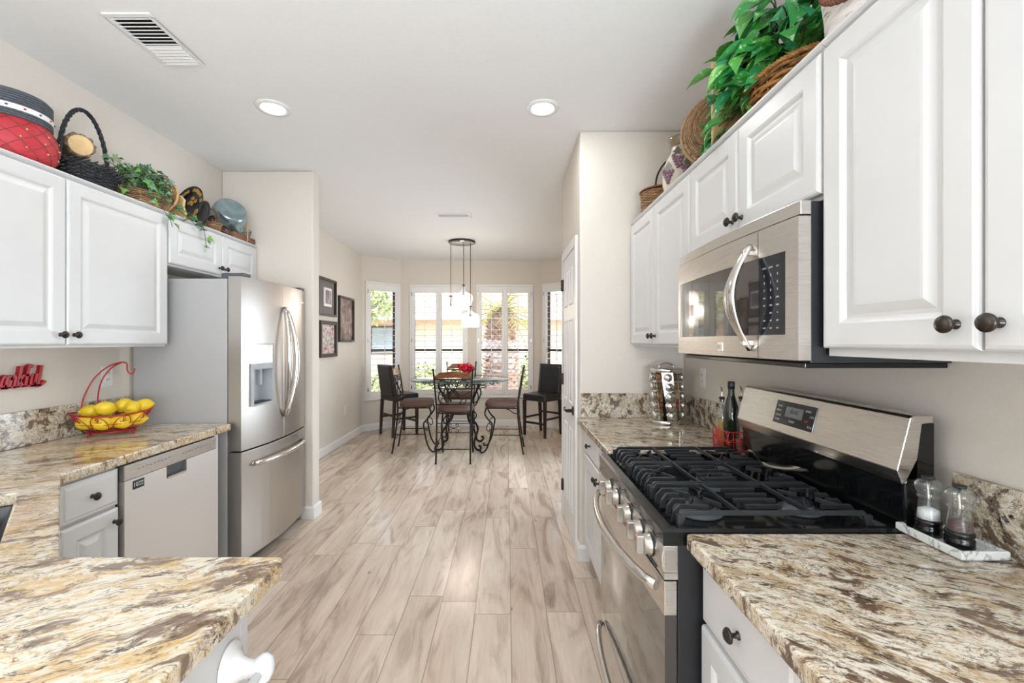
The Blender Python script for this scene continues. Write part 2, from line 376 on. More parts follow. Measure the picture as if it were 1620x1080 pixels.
def slat_panel(win, x0, x1, z0, z1):
    """one hinged shutter panel: stiles, rails, louvers, tilt rod"""
    st = .048; rt = .105
    p = MB()
    p.box(x0, x0+st, -.03, 0, z0, z1); p.box(x1-st, x1, -.03, 0, z0, z1)
    p.box(x0+st, x1-st, -.03, 0, z1-rt, z1); p.box(x0+st, x1-st, -.03, 0, z0, z0+rt*.8)
    pan = p.build('shutter_panel', M['trim'], win, bevel=.003)
    lv = MB(); za = z0+rt*.8; zb = z1-rt; n = int(round((zb-za)/.094)); pitch = (zb-za)/n; a = math.radians(4)
    for i in range(n):
        zc = za+pitch*(i+.5); yc = -.015; h = .043; tk = .0045
        prof = [(-h, 0), (-h*.5, tk), (0, tk*1.3), (h*.5, tk), (h, 0), (h*.5, -tk), (0, -tk*1.3), (-h*.5, -tk)]
        lv.prism([(yc+u*math.cos(a)-v*math.sin(a), zc+u*math.sin(a)+v*math.cos(a)) for u, v in prof], 'yz', x0+st+.001, x1-st-.001)
    lv.build('louvers', M['trim'], pan)
    xm = (x0+x1)/2
    MB().box(xm-.005, xm+.005, -.071, -.060, za+.03, zb-.03).build('tilt_rod', M['trim'], pan)
    for zz in (z0+.13, (z0+z1)/2, z1-.13):
        pass
    return pan
for nm, A, B in segs:
    L = math.hypot(B[0]-A[0], B[1]-A[1]); ang = math.atan2(B[1]-A[1], B[0]-A[0])
    wl = MB(); wall_holes(wl, L, CZ, [(a+.03, b-.03, Z0+.03, Z1-.03) for a, b, k in wins[nm]])
    o = struct(wl.build(nm, M['wall'])); o.location = (A[0], A[1], 0); o.rotation_euler = (0, 0, ang)
    MBb = MB().prism([(0, 0), (-.013, .0), (-.013, .085), (-.008, .10), (0, .105)], 'yz', 0, L)
    o = struct(MBb.build('baseboard_'+nm[5:], M['trim'])); o.location = (A[0], A[1], 0); o.rotation_euler = (0, 0, ang)
    for a, b, k in wins[nm]:
        wn_i += 1
        win = empty('window_%d' % wn_i, (A[0], A[1], 0), ang); struct(win)
        fr = MB(); t_ = .032
        fr.box(a, a+t_, -.028, .03, Z0, Z1); fr.box(b-t_, b, -.028, .03, Z0, Z1)
        fr.box(a+t_, b-t_, -.028, .03, Z1-t_, Z1); fr.box(a+t_, b-t_, -.028, .03, Z0, Z0+t_)
        if k == 2:
            m_ = (a+b)/2
        fr.build('window_frame', M['trim'], win, bevel=.004)
        MB().box(a-.012, b+.012, -.034, -.0, Z0-.012, Z0+.004).build('window_sill', M['trim'], win, bevel=.003)
        if k == 2:
            slat_panel(win, a+t_+.002, m_-.001, Z0+t_+.003, Z1-t_-.003); slat_panel(win, m_+.001, b-t_-.002, Z0+t_+.003, Z1-t_-.003)
        else: slat_panel(win, a+t_+.002, b-t_-.002, Z0+t_+.003, Z1-t_-.003)
        sash = MB(); za, zb = Z0+.035, Z1-.035; xa, xb = a+.035, b-.035
        sash.box(xa, xa+.03, .09, .115, za, zb); sash.box(xb-.03, xb, .09, .115, za, zb); sash.box(xa, xb, .09, .115, za, za+.03); sash.box(xa, xb, .09, .115, zb-.03, zb)
        zm = za+(zb-za)*.40; sash.box(xa, xb, .085, .12, zm, zm+.04)
        sash.build('sash', M['bronze_frame'], win)
        MB().box(xa+.03, xb-.03, .100, .104, za+.03, zb-.03).build('glass_pane', M['pane'], win)
        hg = []
        for zz in (Z0+.16, (Z0+Z1)/2, Z1-.16):
            for xx in ((a+.034, b-.034) if k == 2 else (a+.034,)):
                MB().box(xx-.006, xx+.006, -.040, -.028, zz-.03, zz+.03).build('hinge', M['chrome'], win)
def baseboard(name, x0, y0, x1, y1):
    L = math.hypot(x1-x0, y1-y0); a = math.atan2(y1-y0, x1-x0)
    o = struct(MB().prism([(0, 0), (-.014, 0), (-.014, .085), (-.008, .10), (0, .105)], 'yz', 0, L).build(name, M['trim'], bevel=.002))
    o.location = (x0, y0, 0); o.rotation_euler = (0, 0, a); return o
baseboard('baseboard_left', XL, 3.57, XL, 6.77)
bb = MB(); pr = [(0, 0), (.014, 0), (.014, .085), (.008, .10), (0, .105)]
for_loop = lambda off, z: [(-1.62, 3.44-off, z), (-1.53+off, 3.44-off, z), (-1.53+off, 3.56+off, z), (-2.2, 3.56+off, z), (-2.2, 3.56, z), (-1.53, 3.56, z), (-1.53, 3.44, z), (-1.62, 3.44, z)]
bb.loops([for_loop(.014, 0), for_loop(.014, .085), for_loop(.008, .10), for_loop(.003, .105)])
struct(bb.build('baseboard_partition', M['trim'], bevel=.002))
bb = MB(); fl = lambda o_, z: [(.53, 2.785-o_, z), (.466-o_, 2.785-o_, z), (.466-o_, 2.862, z), (.466, 2.862, z), (.466, 2.785, z), (.53, 2.785, z)]
bb.loops([fl(.016, 0), fl(.016, .085), fl(.009, .10), fl(.003, .105)]); struct(bb.build('baseboard_pantry', M['trim'], bevel=.002))
# ---- pantry door, in the X=.466 face
d = struct(empty('door_1', (.466, 2.86, 0), PI/2))   # local x -> +Y, local y -> -X (towards the aisle)
cas = MB(); W = .70; cw = .058
cas.box(0, cw, 0, .018, 0, 2.10); cas.box(W-cw+.02, W+.02, 0, .018, 0, 2.10); cas.box(cw, W-cw+.02, 0, .018, 2.10-cw, 2.10)
cas.build('casing', M['trim'], d, bevel=.006, seg=3)
def six_panel(x0, x1, z0, z1, y0, y1):
    mbx = MB(); mbx.box(x0, x1, y0, y1, z0, z1)
    cols = [(x0+.09, (x0+x1)/2-.045), ((x0+x1)/2+.045, x1-.09)]
    for (a, b) in cols:
        for (c, e) in ((z0+.2, z0+.78), (z0+.95, z0+1.55), (z0+1.65, z1-.11)):
            L = []
            for ins, yy in ((0, y1+.0005), (.008, y1+.007), (.016, y1+.001), (.035, y1+.001), (.05, y1+.006)):
                L.append([(a+ins, yy, c+ins), (b-ins, yy, c+ins), (b-ins, yy, e-ins), (a+ins, yy, e-ins)])
            mbx.loops(L, (False, True))
    return mbx
lf = six_panel(cw+.003, W-cw+.017, .01, 2.037, -.002, .010).build('door_leaf', M['trim'], d)
hnd = MB(); hnd.lathe([(0, 0), (.032, 0), (.032, .008), (.012, .012), (.012, .05), (0, .05)], 20)
hnd.M = Matrix.Translation((0, 0, 0))
hh = MB(); hh.M = Matrix.Translation((cw+.075, .010, .925)) @ Matrix.Rotation(-PI/2, 4, 'X')
hh.lathe([(0, 0), (.032, 0), (.032, .008), (.013, .012), (.011, .05), (0, .052)], 20)
hh.M = Matrix.Identity(4); hh.tube(cr([(cw+.07, .058, .925), (cw+.10, .062, .926), (cw+.15, .062, .922), (cw+.185, .056, .928)], 4), .009, 8)
hh.build('door_handle', M['knob'], lf)
for zz in (.25, 1.1, 1.85):
    MB().cyl((W-cw+.018, .022, zz-.045), (W-cw+.018, .022, zz+.045), .008, n=10).box(W-cw+.002, W-cw+.032, .010, .021, zz-.045, zz+.045).build('hinge', M['knob'], d)
# ---- ceiling fittings
def vent(label, x0, x1, y0, y1, n):
    r = thing('ceiling_vent', label, 'vent', ((x0+x1)/2, (y0+y1)/2, CZ))
    w_, l_ = (x1-x0)/2, (y1-y0)/2; f = MB(); b_ = .022
    f.box(-w_, w_, -l_, -l_+b_, -.008, 0); f.box(-w_, w_, l_-b_, l_, -.008, 0); f.box(-w_, -w_+b_, -l_+b_, l_-b_, -.008, 0); f.box(w_-b_, w_, -l_+b_, l_-b_, -.008, 0)
    f.build('frame', M['trim'], r, bevel=.003)
    MB().box(-w_+b_, w_-b_, -l_+b_, l_-b_, -.0012, -.0004).build('duct_opening', M['gap'], r)
    s_ = MB(); p_ = (2*l_-2*b_)/n
    for i in range(n):
        yc = -l_+b_+p_*(i+.5); dr = 1 if i < n*.55 else -1
        s_.prism([(yc-p_*.42, -.002-(.008 if dr > 0 else 0)), (yc+p_*.30, -.002-(0 if dr > 0 else .008)), (yc+p_*.36, -.0035-(0 if dr > 0 else .008)), (yc-p_*.36, -.0045-(.008 if dr > 0 else 0))], 'yz', -w_+b_, w_-b_)
    s_.build('slats', M['trim'], r)
vent('large white slatted ceiling vent above the left upper cabinets', -1.66, -1.46, 1.78, 2.13, 14)
vent('small white ceiling vent in front of the pendant lamp', -.75, -.385, 4.58, 4.76, 8)
def can(label, x, y, on=True):
    r = thing('recessed_light', label, 'ceiling light', (x, y, CZ), group='recessed ceiling lights')
    MB().lathe([(.062, -.003), (.068, -.010), (.092, -.006), (.094, 0), (.062, 0)], 40).build('trim_ring', M['trim'], r)
    MB().lathe([(0, -.004), (.040, -.0045), (.061, -.003)], 40).build('lens', M['lampon'], r)
    l = lamp('downlight_or_fill', 'AREA', (x, y, CZ-.02), (0, 0, 0), 2.4, (.96, .98, 1), .13); 
can('round recessed ceiling light on the left, beside the large vent', -1.345, 2.51)
can('round recessed ceiling light on the right, nearer the ivy-topped cabinets', .205, 2.51)
for x, y in ((-1.345, .55), (-.6, -.5), (-1.2, -1.6), (.2, -1.6)):  # spots added out of view, without fittings, to brighten the kitchen
    lamp('downlight_or_fill', 'AREA', (x, y, CZ-.02), (0, 0, 0), 2.4, (.96, .98, 1), .13)
# ---- outlets
def outlet(label, loc, rz, sz=(.07, .115)):
    r = thing('wall_outlet', label, 'outlet', loc, rz)
    MB().box(-sz[0]/2, sz[0]/2, -.006, 0, -sz[1]/2, sz[1]/2).build('cover_plate', M['plastic'], r, bevel=.0025)
    f = MB(); f.box(-.017, .017, -.009, -.006, -.034, .034); f.build('receptacle', M['plastic'], r, bevel=.002)
    for z in (-.018, .018):
        g = MB(); g.box(-.008, -.005, -.0095, -.0088, z-.004, z+.005); g.box(.005, .008, -.0095, -.0088, z-.004, z+.005); g.box(-.0015, .0015, -.0095, -.0088, z-.010, z-.007)
        g.build('slots', M['gap'], r)
outlet('white wall outlet behind the red banana hook', (XL, 2.45, 1.205), PI/2)
outlet('white wall outlet beside the spice carousel under the microwave', (XR, 2.52, 1.19), -PI/2)
outlet('white wall outlet low on the dining wall below the pictures', (XL, 6.06, .45), PI/2)

# ================================================================ cabinets
def ring_panel(mb, x0, x1, z0, z1, y, spec):
    """spec: list of (inset, outward offset); front faces -y"""
    mb.loops([[(x0+i, y-o, z0+i), (x1-i, y-o, z0+i), (x1-i, y-o, z1-i), (x0+i, y-o, z1-i)] for i, o in spec], (True, True))
DOOR = [(0, 0), (0, .013), (.004, .018), (.010, .020), (.058, .020), (.064, .017), (.070, .011), (.078, .011), (.098, .0185), (.104, .019)]
DRAW = [(0, 0), (0, .012), (.005, .015), (.012, .0155), (.018, .0195), (.024, .020)]
def knob(parent, x, z, y=-.020, r=.0155):
    k = MB(); k.M = Matrix.Translation((x, y, z)) @ Matrix.Rotation(PI/2, 4, 'X')
    k.lathe([(0, 0), (.009, 0), (.009, .003), (.0055, .006), (.005, .014), (.008, .018), (r, .021), (r*1.03, .024), (r*.9, .0275), (r*.82, .0275), (r*.72, .030), (r*.35, .0325), (0, .033)], 24)
    return k.build('knob', M['knob'], parent)
def cabinet(name, label, loc, rz, w, d_, z0, z1, doors=(), drawers=(), frame_top=.02, toe=False, cat='cabinet', group=None, crown=False):
    """local x along the face, front at y=0 facing -y. doors: (x0,x1,z0,z1,knobx,knobz)"""
    r = thing(name, label, cat, loc, rz, group)
    b = MB()
    if toe: b.box(0, w, 0, d_, z0+.10, z1); b.box(0, w, .06, d_, z0, z0+.10)
    else: b.box(0, w, 0, d_, z0, z1)
    if crown: b.loops([[(0, .0, z1-.012), (w, 0, z1-.012), (w, d_, z1-.012), (0, d_, z1-.012)], [(0, -.012, z1-.006), (w, -.012, z1-.006), (w, d_, z1-.006), (0, d_, z1-.006)], [(0, -.020, z1), (w, -.020, z1), (w, d_, z1), (0, d_, z1)], [(0, -.020, z1+.006), (w, -.020, z1+.006), (w, d_, z1+.006), (0, d_, z1+.006)]])
    b.build('carcass', M['white'], r, bevel=.0012)
    for (a, c, e, f, kx, kz) in doors:
        p = MB(); ring_panel(p, a, c, e, f, -.0015, DOOR); o = p.build('door', M['white'], r)
        if kx is not None: knob(o, kx, kz)
    for (a, c, e, f) in drawers:
        p = MB(); ring_panel(p, a, c, e, f, -.0015, DRAW); o = p.build('drawer_front', M['white'], r)
        knob(o, (a+c)/2, (e+f)/2)
    return r
UT = 2.152; UB = 1.372
# left uppers: face plane X=-1.985 (door front -1.965)
XUL = -1.985
cabinet('wall_cabinet', 'white two-door wall cabinet on the left above the red word sign', (XUL, 1.368, 0), PI/2, 1.165, abs(XL)-1.985-.001, UB, UT-.006,
    doors=[(.004, .578, UB+.012, UT-.024, .578-.028, UB+.058), (.583, 1.160, UB+.012, UT-.024, .583+.028, UB+.058)], crown=True)
cabinet('wall_cabinet', 'short white two-door cabinet above the refrigerator', (XUL, 2.536, 0), PI/2, .899, abs(XL)-1.985-.001, 1.845, UT-.006,
    doors=[(.004, .470, 1.857, UT-.024, .470-.028, 1.90), (.475, .890, 1.857, UT-.024, .475+.028, 1.90)], crown=True)
cabinet('wall_cabinet', 'white wall cabinet at the far left edge under the red basket', (XUL, .45, 0), PI/2, .915, abs(XL)-1.985-.001, UB, UT-.006,
    doors=[(.004, .456, UB+.012, UT-.024, .43, UB+.058), (.460, .911, UB+.012, UT-.024, .488, UB+.058)], crown=True)
# right uppers: door front X=.787
XUR = .807; dR = XR-XUR-.001
cabinet('wall_cabinet', 'tall narrow white wall cabinet above the spice carousel', (XUR, 2.783, 0), -PI/2, .902, dR, UB, UT-.006,
    doors=[(.012, .442, UB+.012, UT-.024, .442-.025, UB+.058), (.447, .898, UB+.012, UT-.024, .447+.025, UB+.058)], crown=True)
cabinet('wall_cabinet', 'short white two-door cabinet directly above the microwave', (XUR, 1.879, 0), -PI/2, .784, dR, 1.762, UT-.006,
    doors=[(.004, .388, 1.774, UT-.024, .388-.027, 1.815), (.393, .780, 1.774, UT-.024, .393+.027, 1.815)], crown=True)
cabinet('wall_cabinet', 'large white wall cabinet nearest the camera on the right', (XUR, 1.093, 0), -PI/2, .76, dR, UB-.008, UT-.006,
    doors=[(.004, .366, UB+.012, UT-.024, .366-.036, UB+.058), (.371, .755, UB+.012, UT-.024, .371+.027, UB+.058)], crown=True)
# base cabinets
CT = .915; SL = .039; BT = CT-SL-.001
cabinet('base_cabinet', 'white base cabinet between the dishwasher and the corner sink', (-1.662, 1.60, 0), PI/2, .25, .585, 0, BT,
    doors=[(.004, .246, .13, .700, .246-.024, .648)], drawers=[(.004, .246, .713, BT-.012)], toe=True)
MB_f = MB().box(-.02, .02, 0, 1, 0, 1)
o = tag(MB().box(-2.24, -1.655, 2.462, 2.50, 0, BT).build('filler_panel', M['white'], bevel=.002), 'narrow white filler panel between dishwasher and refrigerator', 'panel')
# diagonal sink base
r = thing('base_cabinet', 'white corner cabinet under the diagonal sink', 'cabinet')
# corner body polygon
MB().prism([(-2.24, 1.597), (-1.665, 1.597), (-1.045, .975), (-1.045, .31), (-2.24, .31)], 'xy', .0, .60).build('carcass', M['white'], r)
dgm = Matrix.Translation((-1.043, .976, 0)) @ Matrix.Rotation(.75*PI, 4, 'Z')
for (a_, c_) in ((.02, .43), (.445, .855)):
    p = MB(); p.M = dgm; ring_panel(p, a_, c_, .13, .69, -.001, DOOR); p.build('door', M['white'], r)
p = MB(); p.M = dgm; p.box(0, .876, .001, .02, .60, BT); p.build('face_frame', M['white'], r)
p = MB(); p.M = dgm; ring_panel(p, .02, .855, .71, BT-.012, -.001, DRAW); p.build('false_drawer', M['white'], r)
# peninsula cabinet
r = thing('peninsula_cabinet', 'white peninsula cabinet under the near granite overhang', 'cabinet')
MB().box(-1.044, -.568, .32, .952, 0, BT).build('carcass', M['white'], r, bevel=.002)
MB().box(-.568, -.5665, .32, .925, .02, BT).box(-.568, -.5665, .9275, .953, .0, BT).build('end_panel', M['white'], r, bevel=.001)
# right base
XBR = .489+.018
cabinet('base_cabinet', 'white base cabinet with drawer under the near right granite counter', (XBR, 1.100, 0), -PI/2, .37, XR-XBR-.02, 0, BT,
    doors=[(.004, .366, .13, .690, .366-.03, .64)], drawers=[(.004, .366, .703, BT-.012)], toe=True)
cabinet('base_cabinet', 'white base cabinet at the bottom right corner of the picture', (XBR, .728, 0), -PI/2, .40, XR-XBR-.02, 0, BT,
    doors=[(.004, .396, .13, .690, .03, .64)], drawers=[(.004, .396, .703, BT-.012)], toe=True)
cabinet('base_cabinet', 'white base cabinet with two drawers between range and pantry', (XBR, 2.783, 0), -PI/2, .905, XR-XBR-.02, 0, BT,
    doors=[(.020, .450, .13, .700, .450-.03, .65), (.455, .900, .13, .700, .455+.03, .65)], drawers=[(.020, .450, .713, BT-.012), (.455, .900, .713, BT-.012)], toe=True)
# ---- worktops
def slab(name, label, outer, hole, mat, z0=CT-SL, z1=CT):
    bm = bmesh.new(); loops = [outer] + ([hole] if hole else [])
    def lay(z):
        es = []; vs_all = []
        for lp in loops:
            vs = [bm.verts.new((x, y, z)) for x, y in lp]; vs_all.append(vs)
            for i in range(len(vs)): es.append(bm.edges.new((vs[i], vs[(i+1) % len(vs)])))
        bmesh.ops.triangle_fill(bm, edges=es, use_beauty=True)
        return vs_all
    a = lay(z0); b = lay(z1)
    for la, lb in zip(a, b):
        for i in range(len(la)):
            j = (i+1) % len(la); bm.faces.new((la[i], la[j], lb[j], lb[i]))
    bmesh.ops.recalc_face_normals(bm, faces=bm.faces)
    me = bpy.data.meshes.new(name); bm.to_mesh(me); bm.free(); me.materials.append(mat)
    o = bpy.data.objects.new(name, me); C.objects.link(o)
    m_ = o.modifiers.new('bevel', 'BEVEL'); m_.width = .006; m_.segments = 3; m_.limit_method = 'ANGLE'; m_.angle_limit = .6
    return tag(o, label, 'worktop')
u = Vector((.7071, -.7071)); v = Vector((-.7071, -.7071)); A_ = Vector((-1.576, 1.404))
def rrect(A, u, v, L, W, r=.014):
    out = []
    for (cx, cy, a0) in ((r, r, PI), (L-r, r, 1.5*PI), (L-r, W-r, 0), (r, W-r, .5*PI)):
        for k in range(4):
            a = a0+k*PI/6; q = A+u*(cx+r*math.cos(a))+v*(cy+r*math.sin(a)); out.append((q.x, q.y))
    return out
hole = rrect(A_, u, v, .70, .42)
slab('granite_worktop', 'gold and cream granite worktop wrapping the left run, sink corner and near peninsula',
     [(XL+.001, 2.578), (-1.63, 2.578), (-1.63, 1.592), (-1.012, .986), (-.518, .986), (-.504, .980), (-.498, .966), (-.498, .27), (XL+.001, .27)], hole, M['granite_l'])
slab('granite_worktop', 'brown speckled granite worktop between range and pantry wall', [(.449, 1.880), (.449, 2.783), (XR-.001, 2.783), (XR-.001, 1.880)], None, M['granite_r'])
slab('granite_worktop', 'brown and cream granite worktop in the near right corner', [(.452, .32), (.452, 1.100), (.462, 1.104), (XR-.001, 1.104), (XR-.001, .32)], None, M['granite_r'])
tag(MB().box(XL+.001, XL+.020, .27, 2.578, CT+.001, 1.078).build('granite_backsplash', M['granite_s'], bevel=.002), 'granite backsplash strip below the red word sign', 'backsplash')
tag(MB().box(XR-.018, XR-.001, 1.880, 2.763, CT+.001, 1.072).build('granite_backsplash', M['granite_s'], bevel=.002), 'dark mottled granite backsplash strip behind the red bottle caddy', 'backsplash')
tag(MB().box(.470, XR-.001, 2.765, 2.783, CT+.001, 1.072).build('granite_backsplash', M['granite_s'], bevel=.002), 'dark mottled granite backsplash strip on the pantry wall', 'backsplash')
tag(MB().box(XR-.018, XR-.001, .32, 1.096, CT+.001, 1.072).build('granite_backsplash', M['granite_s'], bevel=.002), 'golden granite backsplash strip behind the salt and pepper mills', 'backsplash')
# ---- sink
sk = thing('kitchen_sink', 'dark undermount sink in the left corner of the worktop', 'sink')
h1 = rrect(A_+u*-.012+v*-.012, u, v, .724, .444, .04); h2 = rrect(A_+u*.004+v*.004, u, v, .692, .412); h3 = rrect(A_+u*.03+v*.03, u, v, .64, .36, .05)
MB().loops([[(x, y, .8745) for x, y in h1], [(x, y, .8745) for x, y in hole], [(x, y, .86) for x, y in h2], [(x, y, .68) for x, y in h3]], (False, True)).build('basin', plain('dark_composite', '#2b2a2a', .3, var=.08), sk)
c_ = A_+u*.35+v*.21
MB().lathe([(0, 0), (.04, .001), (.045, .004), (.03, .004), (.0, .002)], 20, (c_.x, c_.y, .681)).build('drain', M['chrome'], sk)
# ---- towel bar on peninsula end
tb = thing('towel_bar', 'white ceramic towel bar on the end of the near peninsula', 'towel bar', (-.5655, .888, .735))
for yy in (0, -.42):
    f = MB()
    f.M = Matrix.Translation((.0005, yy, 0)) @ Matrix.Rotation(PI/2, 4, 'Y')
    f.lathe([(0, 0), (.034, .0), (.036, .003), (.033, .007), (.024, .012), (.021, .018), (.015, .026), (.0125, .036), (.0125, .050), (.0155, .056), (.0195, .066), (.0195, .074), (.015, .084), (.006, .089), (0, .090)], 28, sx=1.5, sy=1.15)
    f.build('mount', M['whitec'], tb)
MB().cyl((.070, 0, 0), (.070, -.42, 0), .0085, n=16).build('bar', M['whitec'], tb)
# ================================================================ exterior seen through the bay
def leafcards(mb, pts, size, shape, rnd, up=.3, out=None):
    for p in pts:
        p = Vector(p); s = size*rnd.uniform(.7, 1.25)
        if out is not None: d = (p-out).normalized()
        else: d = Vector((rnd.uniform(-1,1), rnd.uniform(-1,1), rnd.uniform(-.6,1))).normalized()
        d = (d+Vector((rnd.gauss(0,.5), rnd.gauss(0,.5), rnd.gauss(0,.5)+up))).normalized()
        place_leaf(mb, p, d, rnd.uniform(0, 6.28), s, shape)
def place_leaf(mb, p, nrm, ang, s, shape, dirv=None, fold=.25):
    """nrm: leaf normal; leaf axis u"""
    nrm = Vector(nrm).normalized(); p = Vector(p)
    if dirv is None:
        u = nrm.orthogonal().normalized(); u = Matrix.Rotation(ang, 3, nrm) @ u
    else:
        u = Vector(dirv); u = (u-nrm*u.dot(nrm))
        u = u.normalized() if u.length > 1e-4 else nrm.orthogonal().normalized()
    wv = nrm.cross(u)
    mid = [(0, 0), (.5, 0), (1, 0)]
    vs = [p+u*s*a+nrm*s*(.10*math.sin(PI*a)-.12*a*a) for a in (0, .35, .7, 1)]
    n0 = len(mb.v)
    R = [p+u*s*a+wv*s*b+nrm*s*(fold*b+.10*math.sin(PI*a)-.12*a*a) for a, b in shape]
    L = [p+u*s*a-wv*s*b+nrm*s*(fold*b+.10*math.sin(PI*a)-.12*a*a) for a, b in shape]
    allv = vs+R+L; k = len(shape)
    fs = [tuple([0]+[4+i for i in range(k)]+[3, 2, 1]), tuple([0, 1, 2, 3]+[4+k+i for i in reversed(range(k))])]
    mb.add(allv, fs, True)
OVAL = [(.15, .16), (.4, .27), (.65, .22), (.85, .10)]
HEART = [(-.08, .16), (.02, .30), (.2, .38), (.42, .34), (.65, .21), (.85, .08)]
IVY = [(-.05, .12), (-.12, .34), (.12, .30), (.22, .56), (.38, .26), (.62, .16), (.82, .05)]
def blob(rnd, c, r, n):
    out = []
    for _ in range(n):
        d = Vector((rnd.gauss(0,1), rnd.gauss(0,1), rnd.gauss(0,1))).normalized(); k = rnd.uniform(.72, 1)
        out.append(Vector(c)+Vector((d.x*r[0], d.y*r[1], d.z*r[2]))*k)
    return out
struct(MB().box(-30, 30, 7.75, 60, -.25, -.12).build('ground', M['gravel']))
h = thing('neighbour_house', 'cream stucco house with tiled roof across the yard', 'house')
MB().box(-7.5, 14, 17, 25, -.12, 2.55).build('stucco_wall', M['stucco'], h)
rf = MB()
for i in range(118):
    x = -8.1+i*.19
    L = []
    for (yy, zz) in ((16.3, 2.42), (20.8, 4.9)):
        L.append([(x+.095*math.cos(a)+.095, yy, zz+.06*math.sin(a)+.02) for a in (PI, .75*PI, .5*PI, .25*PI, 0)]+[(x+.19, yy, zz-.05), (x, yy, zz-.05)])
    rf.loops(L)
rf.build('tiled_roof', M['terra'], h)
MB().box(-8.1, 14.3, 16.25, 16.33, 2.22, 2.42).build('fascia', M['trim'], h)
for xx in (-5.3, 2.4):
    wdw = MB().box(xx, xx+1.4, 16.96, 17.0, .9, 2.0).build('window', M['bronze_frame'], h)
    MB().box(xx+.06, xx+1.34, 16.945, 16.959, .96, 1.94).build('pane', plain('dark_house_glass', '#8fa3ad', .1), wdw)
tag(MB().box(-12, -4.2, 12.6, 12.8, -.12, 1.35).box(-12.05, -4.15, 12.56, 12.84, 1.35, 1.41).build('garden_wall', M['stucco']), 'low cream stucco garden wall outside the left bay window', 'wall')
rnd = random.Random(3)
def bush(label, c, r, n=420):
    t = thing('hedge_shrub', label, 'shrub', (c[0], c[1], -.12), group=None)
    mb = MB(); pts = blob(rnd, (0, 0, r[2]*.9), r, n); leafcards(mb, pts, .13, OVAL, rnd, out=Vector((0, 0, .3)))
    mb.sphere((0, 0, r[2]*.85), 1, 12, 8, (r[0]*.72, r[1]*.72, r[2]*.75)); mb.build('foliage', M['bush'], t)
    MB().cyl((0, 0, 0), (0, 0, .4), .05).build('stem', M['stem'], t)
bush('yellow-green shrub outside the left bay window', (-2.75, 9.8), (.45, .4, .42))
bush('round shrub outside, left half of the left central window', (-1.85, 10.2), (.50, .4, .55))
bush('round shrub outside, right half of the left central window', (-1.0, 11.4), (.50, .45, .60))
bush('shrub outside just right of the palm trunk', (.55, 10.6), (.40, .4, .62))
bush('shrub outside the far right bay window', (1.45, 9.7), (.36, .38, .55))
t = thing('palm_tree', 'short pineapple palm with chunky scarred trunk outside the right central window', 'palm', (-.12, 9.2, -.12))
tr = MB(); tr.lathe([(.30, 0), (.36, .35), (.36, .8), (.30, 1.3), (.26, 1.8), (.28, 2.05)], 20)
for k in range(26):
    z = .08+k*.077; rr = .33 if z < 1 else .33-.05*(z-1)/.9
    for j in range(13):
        a = 2*PI*(j+.5*(k % 2))/13; cx, cy = rr*math.cos(a), rr*math.sin(a)
        dx, dy = math.cos(a), math.sin(a)
        tr.add([(cx-dy*.07-dx*.04, cy+dx*.07-dy*.04, z), (cx+dy*.07-dx*.04, cy-dx*.07-dy*.04, z), (cx+dx*.085, cy+dy*.085, z+.075), (cx-dx*.02, cy-dy*.02, z+.10)], [(0,1,2),(0,2,3),(1,3,2)])
tr.build('trunk', M['palmtrunk'], t)
fr = MB()
for k in range(30):
    a = rnd.uniform(0, 6.28); el = rnd.uniform(-.2, 1.1); Lf = rnd.uniform(1.0, 1.5); pts = []
    for i in range(9):
        q = i/8; pts.append(Vector((math.cos(a)*Lf*q*math.cos(el)*(1-.1*q), math.sin(a)*Lf*q*math.cos(el), 2.1+Lf*q*math.sin(el)-.75*q*q)))
    fr.tube(pts, lambda q: .018*(1-q)+.004, 5)
    for i in range(1, 9):
        d = (pts[i]-pts[i-1]).normalized()
        for s_ in (-1, 1):
            for jj in (0, .5):
                p0 = pts[i-1].lerp(pts[i], jj)
                sd = d.cross(Vector((0,0,1)))*s_+d*.6+Vector((0,0,-.35)); sd.normalize()
                q = p0+sd*.30*(1-.5*i/8)
                fr.add([p0, p0+d*.022, q], [(0, 1, 2)])
fr.build('fronds', M['frond'], t)
t = thing('shade_tree', 'light green tree outside the left bay window', 'tree', (-5.4, 14.6, -.12))
MB().tube(cr([(0,0,0), (.1,0,1.2), (0,.1,2.4), (.2,0,3.4)]), lambda q: .14-.08*q).tube(cr([(0,.05,1.9), (.5,0,2.8), (.9,0,3.4)]), lambda q: .07-.03*q).build('trunk', M['barkw'], t)
mb = MB(); leafcards(mb, blob(rnd, (.1, 0, 3.4), (1.5, 1.2, 1.2), 800)+blob(rnd, (.8, 0, 2.7), (.8, .8, .6), 300), .22, OVAL, rnd); mb.build('foliage', M['treeleaf'], t)

# ================================================================ refrigerator
def fmap(x, w, d0, bulge): return -(d0+bulge*(1-((x-w/2)/(w/2))**2))
def curved(mb, x0, x1, z0, z1, fn, back, n=10, smooth=True):
    xs = [x0+(x1-x0)*i/n for i in range(n+1)]
    poly = [(x, fn(x)) for x in xs]+[(x1, back), (x0, back)]
    k = len(poly)
    mb.loops([[(x, y, z0) for x, y in poly], [(x, y, z1) for x, y in poly]])
R = thing('refrigerator', 'stainless french-door refrigerator with ice dispenser, grey sides', 'refrigerator', (-1.668, 2.600, 0), PI/2)
FW = .822
fn = lambda x: fmap(x, FW, .082, .045)
MB().box(0, FW, .002, .56, .02, 1.775).build('cabinet_body', M['fside'], R, bevel=.004)
MB().box(0.02, FW-.02, -.03, .002, .01, .075).build('toe_grille', M['dgrey'], R)
seam = FW/2
MB().box(seam-.006, seam+.006, -.105, -.004, .75, 1.785).build('seam_shade_strip', M['gap'], R)  # dark strip standing in for the shade in the seam between the doors
dL = MB()
